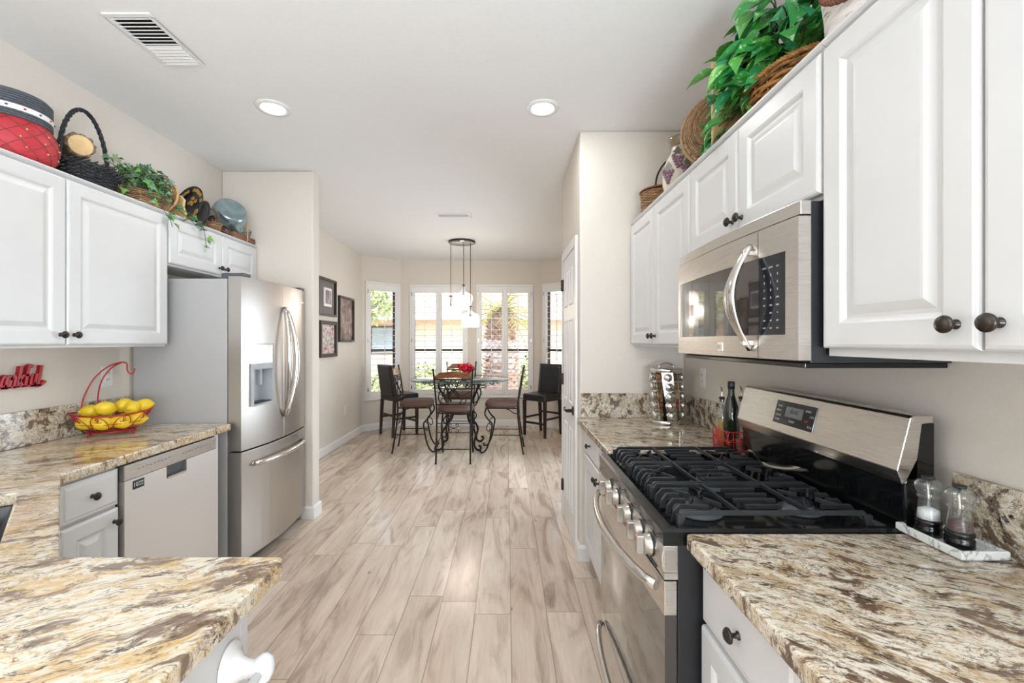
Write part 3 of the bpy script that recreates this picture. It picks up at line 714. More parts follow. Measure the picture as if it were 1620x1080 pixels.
for (a, b, c, e) in ((0.002, .075, .745, 1.79), (.285, seam-.003, .745, 1.79), (.075, .285, .745, 1.0), (.075, .285, 1.385, 1.79)):
    curved(dL, a, b, c, e, fn, -.006)
DL = dL.build('left_door', M['steel'], R)
curved(MB_ := MB(), seam+.003, FW-.002, .745, 1.79, fn, -.006); DR = MB_.build('right_door', M['steel'], R, bevel=.003)
curved(MB_ := MB(), .002, FW-.002, .085, .735, fn, -.006); DF = MB_.build('freezer_drawer', M['steel'], R, bevel=.003)
# dispenser
curved(MB_ := MB(), .078, .282, 1.262, 1.382, lambda x: fn(x)+.001, -.03, 4); dp = MB_.build('dispenser_panel', M['steelh'], DL)
MB().box(.078, .282, -.045, -.040, 1.003, 1.26).box(.075, .079, -.116, -.04, 1.0, 1.262).box(.281, .285, -.122, -.04, 1.0, 1.262).box(.078, .282, -.12, -.04, 1.0, 1.012).build('dispenser_recess', M['lgrey'], DL)
MB().box(.078, .282, -.122, -.055, 1.225, 1.262).build('dispenser_hood', M['lgrey'], DL, bevel=.004)
MB().box(.12, .145, -.085, -.06, 1.10, 1.225).box(.20, .225, -.085, -.06, 1.12, 1.225).build('dispenser_paddles', M['lgrey'], DL, bevel=.004)
MB().box(.085, .275, -.115, -.05, 1.012, 1.018).build('drip_tray', M['blackm'], DL)
for (dd, s) in ((DL, -1), (DR, 1)):
    hb = MB(); pts = []
    for i in range(15):
        q = i/14; z = .885+.75*q; bow = math.sin(PI*q)
        pts.append((seam+s*(.012+.040*bow), fn(seam)-.010-.058*bow**.8, z))
    hb.tube(pts, lambda q: .011+.007*math.sin(PI*q), 10, sq=.7)
    hb.build('handle', M['chrome'], dd)
hb = MB(); pts = []
for i in range(15):
    q = i/14; x = .09+(FW-.18)*q; pts.append((x, fn(x)-.012-.035*math.sin(PI*q)**.5, .648))
hb.tube(pts, lambda q: .016, 10, sq=1.0); hb.cyl(pts[0], (pts[0][0], fn(.09)+.002, .648), .014, n=8); hb.cyl(pts[-1], (pts[-1][0], fn(FW-.09)+.002, .648), .014, n=8)
hb.build('handle', M['chrome'], DF)
for x in (.02, FW-.09): MB().box(x, x+.07, -.09, -.004, 1.792, 1.812).box(x, x+.07, -.01, .05, 1.777, 1.812).build('hinge_cover', M['dgrey'], R, bevel=.005)

MB().box(FW-.115, FW-.055, fn(FW-.085)-.0015, fn(FW-.085)+.012, 1.690, 1.702).build('badge', M['chrome'], DR, bevel=.001)
# ================================================================ dishwasher
D = thing('dishwasher', 'stainless dishwasher with pocket handle under the left worktop', 'dishwasher', (-1.655, 1.858, 0), PI/2)
DW = .596
MB().box(0, DW, .004, .57, .10, CT-SL-.003).box(0.02, DW-.02, .05, .5, 0, .10).build('tub', M['dgrey'], D)
dd = MB()
for (a, b, c, e) in ((.004, DW-.004, .12, .742), (.004, .235, .742, .80), (.365, DW-.004, .742, .80)):
    dd.box(a, b, -.022, .003, c, e)
Dd = dd.build('door', M['steeld'], D)
MB().box(.004, DW-.004, -.022, .003, .801, .868).build('control_strip', M['steelh'], D, bevel=.003)
MB().box(.235, .365, -.004, .002, .742, .80).box(.235, .365, -.021, -.002, .742, .75).build('pocket_handle', M['dgrey'], Dd)
MB().box(.243, .357, -.0235, -.022, .738, .748).build('pocket_lip', M['chrome'], Dd)
RX = Matrix.Rotation(PI/2, 4, 'X')
st = MB().box(.045, .105, -.0228, -.022, .752, .790).build('sticker', plain('dark_sticker', '#1b2530', .4), Dd)
text('10', .026, .0003, M['plastic'], st, Matrix.Translation((.060, -.0232, .771)) @ RX)
text('YEAR', .011, .0003, M['plastic'], st, Matrix.Translation((.087, -.0232, .777)) @ RX)
text('LIMITED', .007, .0003, M['plastic'], st, Matrix.Translation((.087, -.0232, .765)) @ RX)
ds = MB()
for i in range(22):
    x = .07+i*.022
    if 8 < i < 12: continue
    ds.box(x, x+.012, -.0226, -.0221, .835+.002*(i % 3), .838+.002*(i % 3))
ds.build('control_markings', M['dgrey'], Dd)

# ================================================================ range
G = thing('gas_range', 'stainless and black five-burner gas range on the right', 'range', (.436, 1.873, 0), -PI/2)
GW = .764
X = lambda wx: wx-.436      # world X to local y
MB().box(.004, GW-.004, .0, X(1.07), .02, .895).build('body', M['blackm'], G, bevel=.003)
ct = MB()
ct.loops([[(0.0, X(.398), .880), (GW, X(.398), .880), (GW, X(1.0), .880), (0.0, X(1.0), .880)],
          [(0.0, X(.396), .915), (GW, X(.396), .915), (GW, X(1.0), .915), (0, X(1.0), .915)],
          [(.006, X(.402), .922), (GW-.006, X(.402), .922), (GW-.006, X(1.0), .922), (.006, X(1.0), .922)],
          [(.022, X(.425), .922), (GW-.022, X(.425), .922), (GW-.022, X(.985), .922), (.022, X(.985), .922)],
          [(.034, X(.44), .908), (GW-.034, X(.44), .908), (GW-.034, X(.975), .908), (.034, X(.975), .908)]])
CTP = ct.build('cooktop', M['black'], G)
cp = MB().prism([(X(.400), .880), (X(.436), .880), (X(.436), .810), (X(.401), .810), (X(.396), .816), (X(.394), .85)], 'yz', 0.002, GW-.002)
CP = cp.build('control_panel', M['steelh'], G, bevel=.002)
MB().box(GW-.002, GW+.0005, X(.405), X(.432), .818, .872).build('end_trim', M['steel'], CP, bevel=.001)
for i, wy in enumerate((1.66, 1.555, 1.405, 1.285, 1.195)):
    kb = MB(); kb.M = Matrix.Translation((1.873-wy, X(.3945), .846)) @ Matrix.Rotation(PI/2, 4, 'X')
    kb.lathe([(0, 0), (.029, 0), (.029, .006), (.0265, .010), (.0255, .022), (.021, .024), (0, .024)], 28)
    k_ = kb.build('knob', M['steel'], CP)
    MB().loops([[(1.873-wy-.010, X(.3945)-y_, .846-.026+c_), (1.873-wy+.010, X(.3945)-y_, .846-.026+c_), (1.873-wy+.010, X(.3945)-y_, .846+.026-c_), (1.873-wy-.010, X(.3945)-y_, .846+.026-c_)] for y_, c_ in ((.022, 0), (.038, .001), (.042, .006))]).build('grip', M['steel'], k_, bevel=.002)
    MB().lathe([(0, 0), (.032, 0), (.032, .0012), (0, .0012)], 24).build('skirt', M['blackm'], k_).matrix_local = Matrix.Translation((1.873-wy, X(.3943), .846)) @ Matrix.Rotation(PI/2, 4, 'X')
    MB().box(1.873-wy-.0015, 1.873-wy+.0015, X(.3945)-.0428, X(.3945)-.042, .860, .868).build('pointer', M['redp'], k_)
# vent slots strip above the door
vs = MB()
for i in range(7): vs.box(.05+i*.10, .11+i*.10, X(.3995), X(.402), .7985, .8025)
MB().prism([(X(.400), .809), (X(.436), .809), (X(.436), .792), (X(.402), .792)], 'yz', .004, GW-.004).build('vent_strip', M['steelh'], G); vs.build('vent_slots', M['gap'], G)
# oven door
od = MB()
curvef = lambda x: X(.402)-.012*(1-((x-GW/2)/(GW/2))**2)
curved(od, .004, GW-.004, .700, .788, curvef, X(.434), 12)
OD = od.build('oven_door', M['steelh'], G, bevel=.002)
curved(MB_ := MB(), .006, GW-.006, .262, .699, lambda x: curvef(x)+.002, X(.434), 12); MB_.build('oven_glass', M['mirrorglass'] if 'mirrorglass' in M else M['black'], OD)
hb = MB(); pts = []
for i in range(21):
    q = i/20; x = .03+(GW-.06)*q; pts.append((x, curvef(x)-.010-.050*math.sin(PI*q)**.6, .764-.0*q))
hb.tube(pts, lambda q: .0125, 12, sq=1.1); hb.build('handle', M['chrome'], OD)
dw = MB(); curved(dw, .006, GW-.006, .07, .252, lambda x: curvef(x)+.002, X(.434), 12); DWR = dw.build('storage_drawer', M['steelh'], G, bevel=.002)
hb = MB(); pts = []
for i in range(21):
    q = i/20; x = .05+(GW-.1)*q; pts.append((x, curvef(x)-.008-.034*math.sin(PI*q)**.5, .226))
hb.tube(pts, lambda q: .012, 10, sq=.9); hb.build('handle', M['chrome'], DWR)
# backguard
bgp = [(X(1.019), .905), (X(1.018), .925), (X(1.012), .985), (X(1.009), 1.04), (X(1.014), 1.05), (X(1.086), 1.05), (X(1.086), .905)]
BG = MB().prism(bgp, 'yz', .0, GW).build('backsplash_panel', M['black'], G, bevel=.006)
MB().box(0.0, GW, X(1.044), X(1.086), 1.05, 1.192).build('backguard_core', M['black'], G)
bf = MB().prism([(X(1.004), 1.037), (X(0.990), 1.072), (X(1.024), 1.206), (X(1.032), 1.211), (X(1.082), 1.211), (X(1.082), 1.195), (X(1.054), 1.19), (X(1.042), 1.10), (X(1.014), 1.045)], 'yz', -.002, GW+.002)
BF = bf.build('backguard', M['steelh'], G, bevel=.002)
nrm_a = math.atan2(1.010-.976, 1.206-1.072)
def onface(u, h, off):   # u along local x, h height fraction along the leaning face
    wx = .990+(1.024-.990)*h; wz = 1.072+(1.206-1.072)*h
    return Vector((u, X(wx)-off*math.cos(nrm_a), wz+off*math.sin(nrm_a)))
def faceM(u, h, off):
    return Matrix.Translation(onface(u, h, off)) @ Matrix.Rotation(-nrm_a, 4, 'X') @ Matrix.Rotation(PI/2, 4, 'X')
dpn = MB(); dpn.M = faceM(.343, .52, .0)
dpn.box(-.105, .105, -.042, .042, 0, .0025)
DP = dpn.build('display', plain('smoked_display_glass', '#2c2d30', .08), BF, bevel=.003)
dpn = MB(); dpn.M = faceM(.343, .52, .0026); dpn.box(-.045, .045, -.012, .025, 0, .0008); dpn.build('clock_screen', plain('lcd_grey', '#77797b', .2), DP)
for tx, ty, s_, mm in ((-.08, .022, 'BAKE', 'print'), (-.08, .006, 'BROIL', 'print'), (-.08, -.012, 'CLEAN', 'print'), (-.08, -.028, 'TIMER', 'print'), (.07, .022, 'OVEN', 'print'), (.09, .006, '1 2 3', 'print'), (.07, -.012, 'OFF', 'redp'), (.09, -.028, '4 5 6', 'print'), (0, -.026, 'START', 'print'), (0, .008, '10:45', 'black')):
    text(s_, .010 if mm != 'black' else .02, .0003, M[mm], DP, faceM(.343+tx, .52+ty/.138, .0036))
# burners
for (bx, wy, rr) in ((.55, 1.70, .042), (.85, 1.70, .036), (.70, 1.49, .05), (.55, 1.26, .048), (.85, 1.27, .038)):
    q = MB(); q.lathe([(0, .0), (rr+.02, 0), (rr+.018, .006), (rr, .008), (rr, .020), (0, .020)], 28, (1.873-wy, X(bx), .909)); bo = q.build('burner', M['dgrey'], CTP)
    MB().lathe([(rr*.92, 0), (rr*.95, .004), (rr*.85, .010), (0, .011)], 28, (1.873-wy, X(bx), .930)).build('burner_cap', M['blackm'], bo)
# grates: three, each with fingers running front to back
def bar(mb, p, q, wd=.0075, hh=.012, drop=0):
    p, q = Vector(p), Vector(q); d_ = (q-p).normalized(); s_ = d_.cross(Vector((0, 0, 1))).normalized()*wd/2; up = Vector((0, 0, hh))
    mb.loops([[p-s_, p+s_, p+s_*.7+up, p-s_*.7+up], [q-s_, q+s_, q+s_*.7+up, q-s_*.7+up]])
def fbar(mb, x, y0, y1, z=.944, front=False, back=False, hh=.013):
    pr_ = []
    if front: pr_ += [(y0, z-.030), (y0+.004, z-.006), (y0+.020, z+hh)]
    else: pr_ += [(y0, z), (y0, z+hh)]
    if back: pr_ += [(y1-.020, z+hh), (y1-.004, z-.006), (y1, z-.030), (y1-.012, z-.030), (y1-.022, z)]
    else: pr_ += [(y1, z+hh), (y1, z)]
    if front: pr_ += [(y0+.022, z), (y0+.012, z-.030)]
    mb.loops([[(x-.004, a, b) for a, b in pr_], [(x+.004, a, b) for a, b in pr_]])
yf, yb = X(.448), X(.955)
for gi in range(3):
    g0 = .030+gi*.236; g1 = g0+.232
    q = MB()
    xs = [g0+.006+(g1-g0-.012)*k/5 for k in range(6)]
    for k, x in enumerate(xs):
        if k in (0, 5): fbar(q, x, yf, yb, front=True, back=True)
        elif k in (1, 4):
            fbar(q, x, yf, yf+.10, front=True); fbar(q, x, yf+.20, yf+.30); fbar(q, x, yb-.10, yb, back=True)
        else:
            fbar(q, x, yf, yf+.055, front=True); fbar(q, x, yb-.055, yb, back=True); fbar(q, x, yf+.19, yf+.31)
    for yy in (yf+.16, yf+.345):
        q.box(g0+.004, g1-.004, yy-.004, yy+.004, .946, .958)
    for cy in ((yf+.095, yb-.095) if gi != 1 else (yf+.06, (yf+yb)/2, yb-.06)):
        cx = (g0+g1)/2
        for a in (PI/4, 3*PI/4, 5*PI/4, 7*PI/4):
            bar(q, (cx+.022*math.cos(a), cy+.022*math.sin(a), .947), (cx+.085*math.cos(a), cy+.085*math.sin(a)*.75, .944))
    for (xx, yy) in ((g0+.008, yf+.005), (g1-.008, yf+.005), (g0+.008, yb-.005), (g1-.008, yb-.005)):
        q.box(xx-.007, xx+.007, yy-.007, yy+.007, .909, .946)
    q.build('grate', M['iron'], G, bevel=.0012)

# ================================================================ microwave
U = thing('microwave', 'stainless over-the-range microwave with bowed handle on the right', 'microwave', (.74, 1.872, 0), -PI/2)
UW = .770; uf = lambda x: -.004-.018*(1-((x-UW/2)/(UW/2))**2)
MB().box(.004, UW-.004, .03, XR-.74-.006, 1.345, 1.757).build('casing', M['blackm'], U, bevel=.002)
curved(MB_ := MB(), .0, UW, 1.722, 1.758, lambda x: uf(x)+.006, .03, 16); MB_.build('top_vent', M['steelh'], U, bevel=.002)
dr_ = MB(); sx = .612
for (a, b, c, e) in ((.0, .030, 1.352, 1.718), (.030, sx, 1.352, 1.418), (.030, sx, 1.638, 1.718)):
    curved(dr_, a, b, c, e, uf, .028, 12)
UD = dr_.build('door', M['steelh'], U)
curved(MB_ := MB(), .030, sx, 1.418, 1.638, lambda x: uf(x)+.003, .028, 12); MB_.build('door_glass', plain('dark_mirror_glass', '#1c1a19', .03, coat=1, spec=1.0), UD)
cp_ = MB()
for (a, b, c, e) in ((sx+.003, .725, 1.352, 1.418), (sx+.003, .725, 1.638, 1.718), (.725, UW, 1.352, 1.718)): curved(cp_, a, b, c, e, uf, .028, 4)
UP = cp_.build('control_panel', M['steelh'], U)
curved(MB_ := MB(), sx+.003, .725, 1.418, 1.638, lambda x: uf(x)+.0015, .028, 6); UK = MB_.build('keypad', plain('keypad_glass', '#24262b', .08), UP)
for ry in range(9):
    for cx_ in range(3):
        xx = .640+cx_*.027; zz = 1.605-ry*.021
        s_ = ['MENU', 'COOK', 'DEF', '1', '2', '3', '4', '5', '6', '7', '8', '9', 'OFF', '0', 'ADD', 'SET', 'TIME', 'PWR', '-', 'MIN', '+', 'FAN', 'HI', 'LO', 'LAMP', 'ON', 'OK'][ry*3+cx_]
        text(s_, .0095 if len(s_) < 2 else .006, .0002, M['print'], UK, Matrix.Translation((xx, uf(xx)+.0008, zz)) @ RX)
lg = MB(); lx = .405
lg.box(lx-.017, lx+.017, uf(lx)-.002, uf(lx)+.002, 1.368, 1.398); lgo = lg.build('logo_badge', M['chrome'], UD, bevel=.001)
MB().box(lx-.017, lx+.008, uf(lx)-.0026, uf(lx)-.002, 1.375, 1.390).build('badge_inset', M['lgrey'], lgo)
hb = MB(); L = []
for i in range(25):
    q = i/24; z = 1.372+.315*q; s_ = math.sin(PI*q); yy = uf(sx)-.006-.062*s_; hw = .005+.025*s_; xx = sx-.030-.006*s_; tk = .007
    L.append([(xx-hw, yy+tk, z), (xx-hw*.8, yy-tk*.3, z), (xx, yy-tk, z), (xx+hw*.8, yy-tk*.3, z), (xx+hw, yy+tk, z), (xx, yy+tk*1.3, z)])
hb.loops(L, smooth=True); hb.build('handle', M['chrome'], UD)
for zz in (1.395, 1.66): MB().box(sx-.040, sx-.022, uf(sx)-.030, uf(sx)+.006, zz-.007, zz+.007).build('handle_mount', M['chrome'], UD, bevel=.002)
MB().box(.01, UW-.01, .02, XR-.74-.01, 1.332, 1.345).build('underside_grille', M['black'], U, bevel=.002)
# ================================================================ dining set
TC = Vector((-.62, 5.82, 0))
T = thing('dining_table', 'round glass-topped dining table on a scrolled wrought-iron base', 'table', TC)
gt_ = MB().lathe([(0, 0), (.658, 0), (.658, .012), (0, .012)], 72, (0, 0, .895)).build('glass_top', M['table_glass'], T)
MB().lathe([(.658, 0), (.663, .003), (.663, .009), (.658, .012)], 72, (0, 0, .895)).build('polished_edge', M['glass_rim'], gt_)
q = MB()
def ringt(mb, r, z, rad=.006, n=48): mb.tube([(r*math.cos(2*PI*i/n), r*math.sin(2*PI*i/n), z) for i in range(n)], rad, 6, closed=True)
ringt(q, .36, .888, .008); ringt(q, .345, .80, .007)
q.tube([( (.50+.0*math.cos(18*a))*math.cos(a), .50*math.sin(a), .868+.017*math.cos(18*a)) for a in [2*PI*i/180 for i in range(180)]], .007, 5, closed=True)
ringt(q, .50, .889, .005)
for k in range(8):
    a = 2*PI*k/8; q.tube([(.36*math.cos(a), .36*math.sin(a), .888), (.50*math.cos(a), .50*math.sin(a), .889)], .005, 5)
ringt(q, .15, .45, .007, 32)
q.build('apron', M['wrought'], T)
for k in range(4):
    a = PI/4+k*PI/2; ca, sa = math.cos(a), math.sin(a)
    prof = [(.36, .886), (.345, .80), (.27, .70), (.22, .60), (.17, .52), (.15, .44), (.19, .35), (.27, .27), (.31, .19), (.28, .10), (.30, .035), (.36, .016), (.405, .035), (.40, .07), (.375, .07)]
    prof2 = [(.30, .84), (.33, .77), (.37, .74), (.34, .70), (.31, .73)]
    lg = MB(); lg.tube(cr([(r*ca, r*sa, z) for r, z in prof], 5), .0145, 8)
    lg.tube(cr([(r*ca, r*sa, z) for r, z in [(.16, .47), (.24, .44), (.28, .38), (.24, .33), (.21, .36), (.235, .385)]], 5), .009, 6)
    lg.tube(cr([(r*ca, r*sa, z) for r, z in [(.18, .54), (.30, .58), (.36, .68), (.33, .76), (.28, .73), (.30, .69)]], 5), .009, 6)
    lg.build('leg', M['wrought'], T)
def make_chair():
    t = empty('dining_chair')
    # seat cushion (front = -y)
    L = []
    for z, k in ((.575, .94), (.588, 1.0), (.612, 1.0), (.632, .97), (.648, .86), (.656, .62), (.660, .2)):
        lp = []
        for i in range(28):
            a = 2*PI*i/28; e = 4; c_, s_ = math.cos(a), math.sin(a)
            rr = (abs(c_)**e+abs(s_)**e)**(-1/e)
            wx = .215*(1-.10*max(0, s_*rr)); lp.append((c_*rr*wx*k, s_*rr*.21*k-.005, z))
        L.append(lp)
    MB().loops(L, smooth=True).build('seat', M['suede'], t)
    fr = MB(); fr.box(-.20, .20, -.20, -.188, .560, .575).box(-.19, .19, .188, .20, .560, .575).box(-.20, -.188, -.2, .2, .560, .575).box(.188, .20, -.2, .2, .560, .575)
    fr.build('seat_frame', M['wrought'], t)
    for s in (-1, 1):
        pts = cr([(s*.197, .275, .0), (s*.196, .245, .18), (s*.195, .215, .40), (s*.197, .205, .58), (s*.203, .215, .70), (s*.214, .245, .90), (s*.224, .275, 1.055)], 5)
        b = MB(); b.tube(pts, .0105, 8); b.sphere((s*.226, .279, 1.072), .013, 10, 8, (1, 1, 1.5)); b.sphere((s*.197, .276, .008), .014, 10, 6, (1,1,.6))
        b.build('rear_post', M['wrought'], t)
        f = MB(); f.tube(cr([(s*.185, -.185, .57), (s*.188, -.205, .50), (s*.188, -.165, .43), (s*.188, -.115, .37), (s*.188, -.125, .28), (s*.188, -.15, .15), (s*.188, -.19, .05), (s*.19, -.235, .014), (s*.19, -.262, .03), (s*.19, -.252, .05)], 5), .0105, 8)
        f.tube(cr([(s*.188, -.12, .40), (s*.188, -.165, .37), (s*.188, -.185, .31), (s*.188, -.155, .28), (s*.188, -.14, .31)], 4), .006, 6)
        f.build('front_leg', M['wrought'], t)
        st = MB(); st.tube([(s*.19, .233, .235), (s*.188, -.135, .235)], .006, 6); st.build('side_stretcher', M['wrought'], t); st = MB(); st.tube(cr([(s*.196, .205, .50), (s*.194, .15, .515), (s*.192, .10, .55), (s*.19, .06, .562)], 4), .006, 6)
        st.build('scroll_brace', M['wrought'], t)
    st = MB(); st.tube([(-.192, .25, .165), (.192, .25, .165)], .006, 6); st.tube([(-.193, .222, .35), (.193, .222, .35)], .005, 6); st.tube([(-.193, .217, .455), (.193, .217, .455)], .005, 6)
    for s in (-1, 1):
        for k in (-1, 1):
            st.tube(cr([(0, .22, .40+k*.004), (s*.03, .22, .40+k*.010), (s*.055, .22, .40+k*.028), (s*.045, .22, .40+k*.046), (s*.025, .22, .40+k*.042), (s*.028, .22, .40+k*.028)], 4), .004, 5)
    st.build('rear_stretcher', M['wrought'], t)
    # crest
    Lp = []
    for i in range(17):
        q = i/16; x = -.207+.414*q; top = 1.036+.022*math.sin(PI*q)+(.0 if .08 < q < .92 else -.022); bot = .972+.014*math.sin(PI*q); yb_ = .262+.012*math.sin(PI*q)
        Lp.append([(x, yb_-.010, bot), (x, yb_+.010, bot), (x, yb_+.020, top), (x, yb_, top)])
    MB().loops(Lp, smooth=False).build('crest_rail', M['crest'], t, bevel=.004)
    sc = MB(); y = lambda z: .205+.07*max(0, (z-.6)/.45)
    P = lambda pts: [(x, y(z)+.004, z) for x, z in pts]
    sc.tube([(-.213, y(.965), .965), (.213, y(.965), .965)], .008, 6); sc.tube([(-.2, y(.672), .672), (.2, y(.672), .672)], .008, 6)
    n = 24
    sc.tube([(.045*math.cos(2*PI*i/n), y(.90)+.004, .90+.062*math.sin(2*PI*i/n)) for i in range(n)], .006, 6, closed=True)
    for s in (-1, 1):
        sc.tube(cr(P([(0, .842), (s*.035, .81), (s*.075, .765), (s*.09, .72), (s*.07, .688), (s*.105, .678), (s*.14, .70), (s*.14, .735), (s*.115, .75), (s*.10, .73)]), 4), .006, 6)
        sc.tube(cr(P([(s*-.06, .76), (s*-.02, .80), (s*.03, .85), (s*.05, .90), (s*.09, .945), (s*.14, .95), (s*.165, .925), (s*.155, .895), (s*.125, .89), (s*.118, .915)]), 4), .006, 6)
        sc.tube(cr(P([(s*.19, .83), (s*.16, .80), (s*.12, .78), (s*.07, .79), (s*.03, .835)]), 4), .005, 6)
    sc.build('back_scrollwork', M['wrought'], t)
    return t
ch = make_chair()
spots = [((-.615, 5.25), PI, 'wrought-iron dining chair with brown seat, its back to the camera, in front of the table'),
         ((-1.17, 5.66), PI/2+.05, 'wrought-iron dining chair on the left side of the glass table'),
         ((-.06, 5.62), -PI/2-.06, 'wrought-iron dining chair on the right side of the glass table'),
         ((-.70, 6.52), 0.03, 'wrought-iron dining chair behind the glass table, facing the camera')]
for i, ((x, y_), rz, lab) in enumerate(spots):
    c = ch if i == 0 else copy_tree(ch)
    c.location = (x, y_, 0); c.rotation_euler = (0, 0, rz); tag(c, lab, 'chair', 'iron chairs around the dining table')
def make_stool():
    t = empty('counter_stool')
    def pad(x0, x1, y0, y1, z0, z1, r=.025):
        m_ = MB().box(x0, x1, y0, y1, z0, z1); return m_
    pad(-.215, .215, -.21, .21, .52, .625).build('seat', M['leather'], t, bevel=.028, seg=4)
    b = MB(); nx, nz = 16, 14; tuft = [(-.10, .82), (0, .82), (.10, .82), (-.10, .93), (0, .93), (.10, .93)]
    def fy(x, z):
        d_ = min(math.hypot(x-a, z-c) for a, c in tuft); return .012*math.exp(-(d_/.02)**2)
    V = []; F = []
    for j in range(nz+1):
        for i in range(nx+1):
            x = -.21+.42*i/nx; z = .60+.455*j/nz; lean = .06*(z-.6)/.45
            e = min(i, nx-i, j+2, nz-j); V.append((x, .135+lean+fy(x, z)+(.018 if e == 0 else 0), z))
    for j in range(nz+1):
        for i in range(nx+1):
            x = -.21+.42*i/nx; z = .60+.455*j/nz; lean = .06*(z-.6)/.45
            e = min(i, nx-i, j+2, nz-j); V.append((x, .215+lean-(.018 if e == 0 else 0), z))
    N = (nx+1)*(nz+1)
    for j in range(nz):
        for i in range(nx):
            a = j*(nx+1)+i; F.append((a, a+1, a+nx+2, a+nx+1)); F.append((N+a, N+a+nx+1, N+a+nx+2, N+a+1))
    for i in range(nx): a = i; F.append((a, N+a, N+a+1, a+1)); a = nz*(nx+1)+i; F.append((a, a+1, N+a+1, N+a))
    for j in range(nz): a = j*(nx+1); F.append((a, a+nx+1, N+a+nx+1, N+a)); a += nx; F.append((a, N+a, N+a+nx+1, a+nx+1))
    b.add(V, F, True).build('backrest', M['leather'], t)
    bt = MB()
    for a, c in tuft: bt.sphere((a, .135+.06*(c-.6)/.45+.010, c), .007, 8, 6, (1, .6, 1))
    bt.build('tuft_buttons', M['leather'], t)
    for sx_ in (-1, 1):
        for sy_ in (-1, 1):
            x, y0 = sx_*.19, sy_*.185; sp_ = .03 if sy_ > 0 else 0
            MB().loops([[(x-.015, y0+sp_-.015, 0), (x+.015, y0+sp_-.015, 0), (x+.015, y0+sp_+.015, 0), (x-.015, y0+sp_+.015, 0)], [(x-.021, y0-.021, .53), (x+.021, y0-.021, .53), (x+.021, y0+.021, .53), (x-.021, y0+.021, .53)]]).build('leg', M['espresso'], t)
        MB().box(sx_*.19-.009, sx_*.19+.009, -.18, .19, .25, .278).build('side_stretcher', M['espresso'], t)
    MB().box(-.18, .18, -.195, -.177, .185, .215).build('front_stretcher', M['espresso'], t)
    MB().box(-.18, .18, .19, .208, .30, .328).build('rear_stretcher', M['espresso'], t)
    return t
s1 = make_stool(); s1.location = (-1.63, 6.62, 0); s1.rotation_euler = (0, 0, math.radians(133)); tag(s1, 'black leather counter stool in the left corner of the bay, its back to the camera', 'stool', 'leather counter stools')
s2 = copy_tree(s1); s2.location = (.53, 6.56, 0); s2.rotation_euler = (0, 0, math.radians(-42)); tag(s2, 'black tufted leather counter stool on the right by the pantry door', 'stool', 'leather counter stools')
# centrepiece flowers
fl_ = thing('flower_centrepiece', 'crimson silk flowers in a low dark bowl on the glass table', 'flowers', (-.56, 5.84, .907))
MB().lathe([(0, 0), (.05, 0), (.09, .03), (.10, .06), (.094, .06), (.085, .032), (0, .01)], 24).build('bowl', M['crest'], fl_)
pe = MB(); rnd = random.Random(11)
for k in range(7):
    c = Vector((rnd.uniform(-.085, .085), rnd.uniform(-.05, .05), .115+rnd.uniform(-.01, .045)))
    for i in range(26):
        el = math.asin(rnd.uniform(-.3, 1)); a = rnd.uniform(0, 6.28)
        d_ = Vector((math.cos(a)*math.cos(el), math.sin(a)*math.cos(el), math.sin(el)))
        place_leaf(pe, c+d_*rnd.uniform(.008, .032), (d_+Vector((0,0,.4))).normalized(), rnd.uniform(0, 6.28), .045, [(.05, .2), (.4, .5), (.75, .5), (.95, .25)], fold=.4)
pe.build('blooms', M['petal'], fl_)
lf_ = MB()
for k in range(16): a = k*.4; place_leaf(lf_, (.07*math.cos(a), .05*math.sin(a), .065), (math.cos(a)*.5, math.sin(a)*.5, 1), 0, .07, OVAL, dirv=(math.cos(a), math.sin(a), .1))
lf_.build('leaves', M['pothos'], fl_)

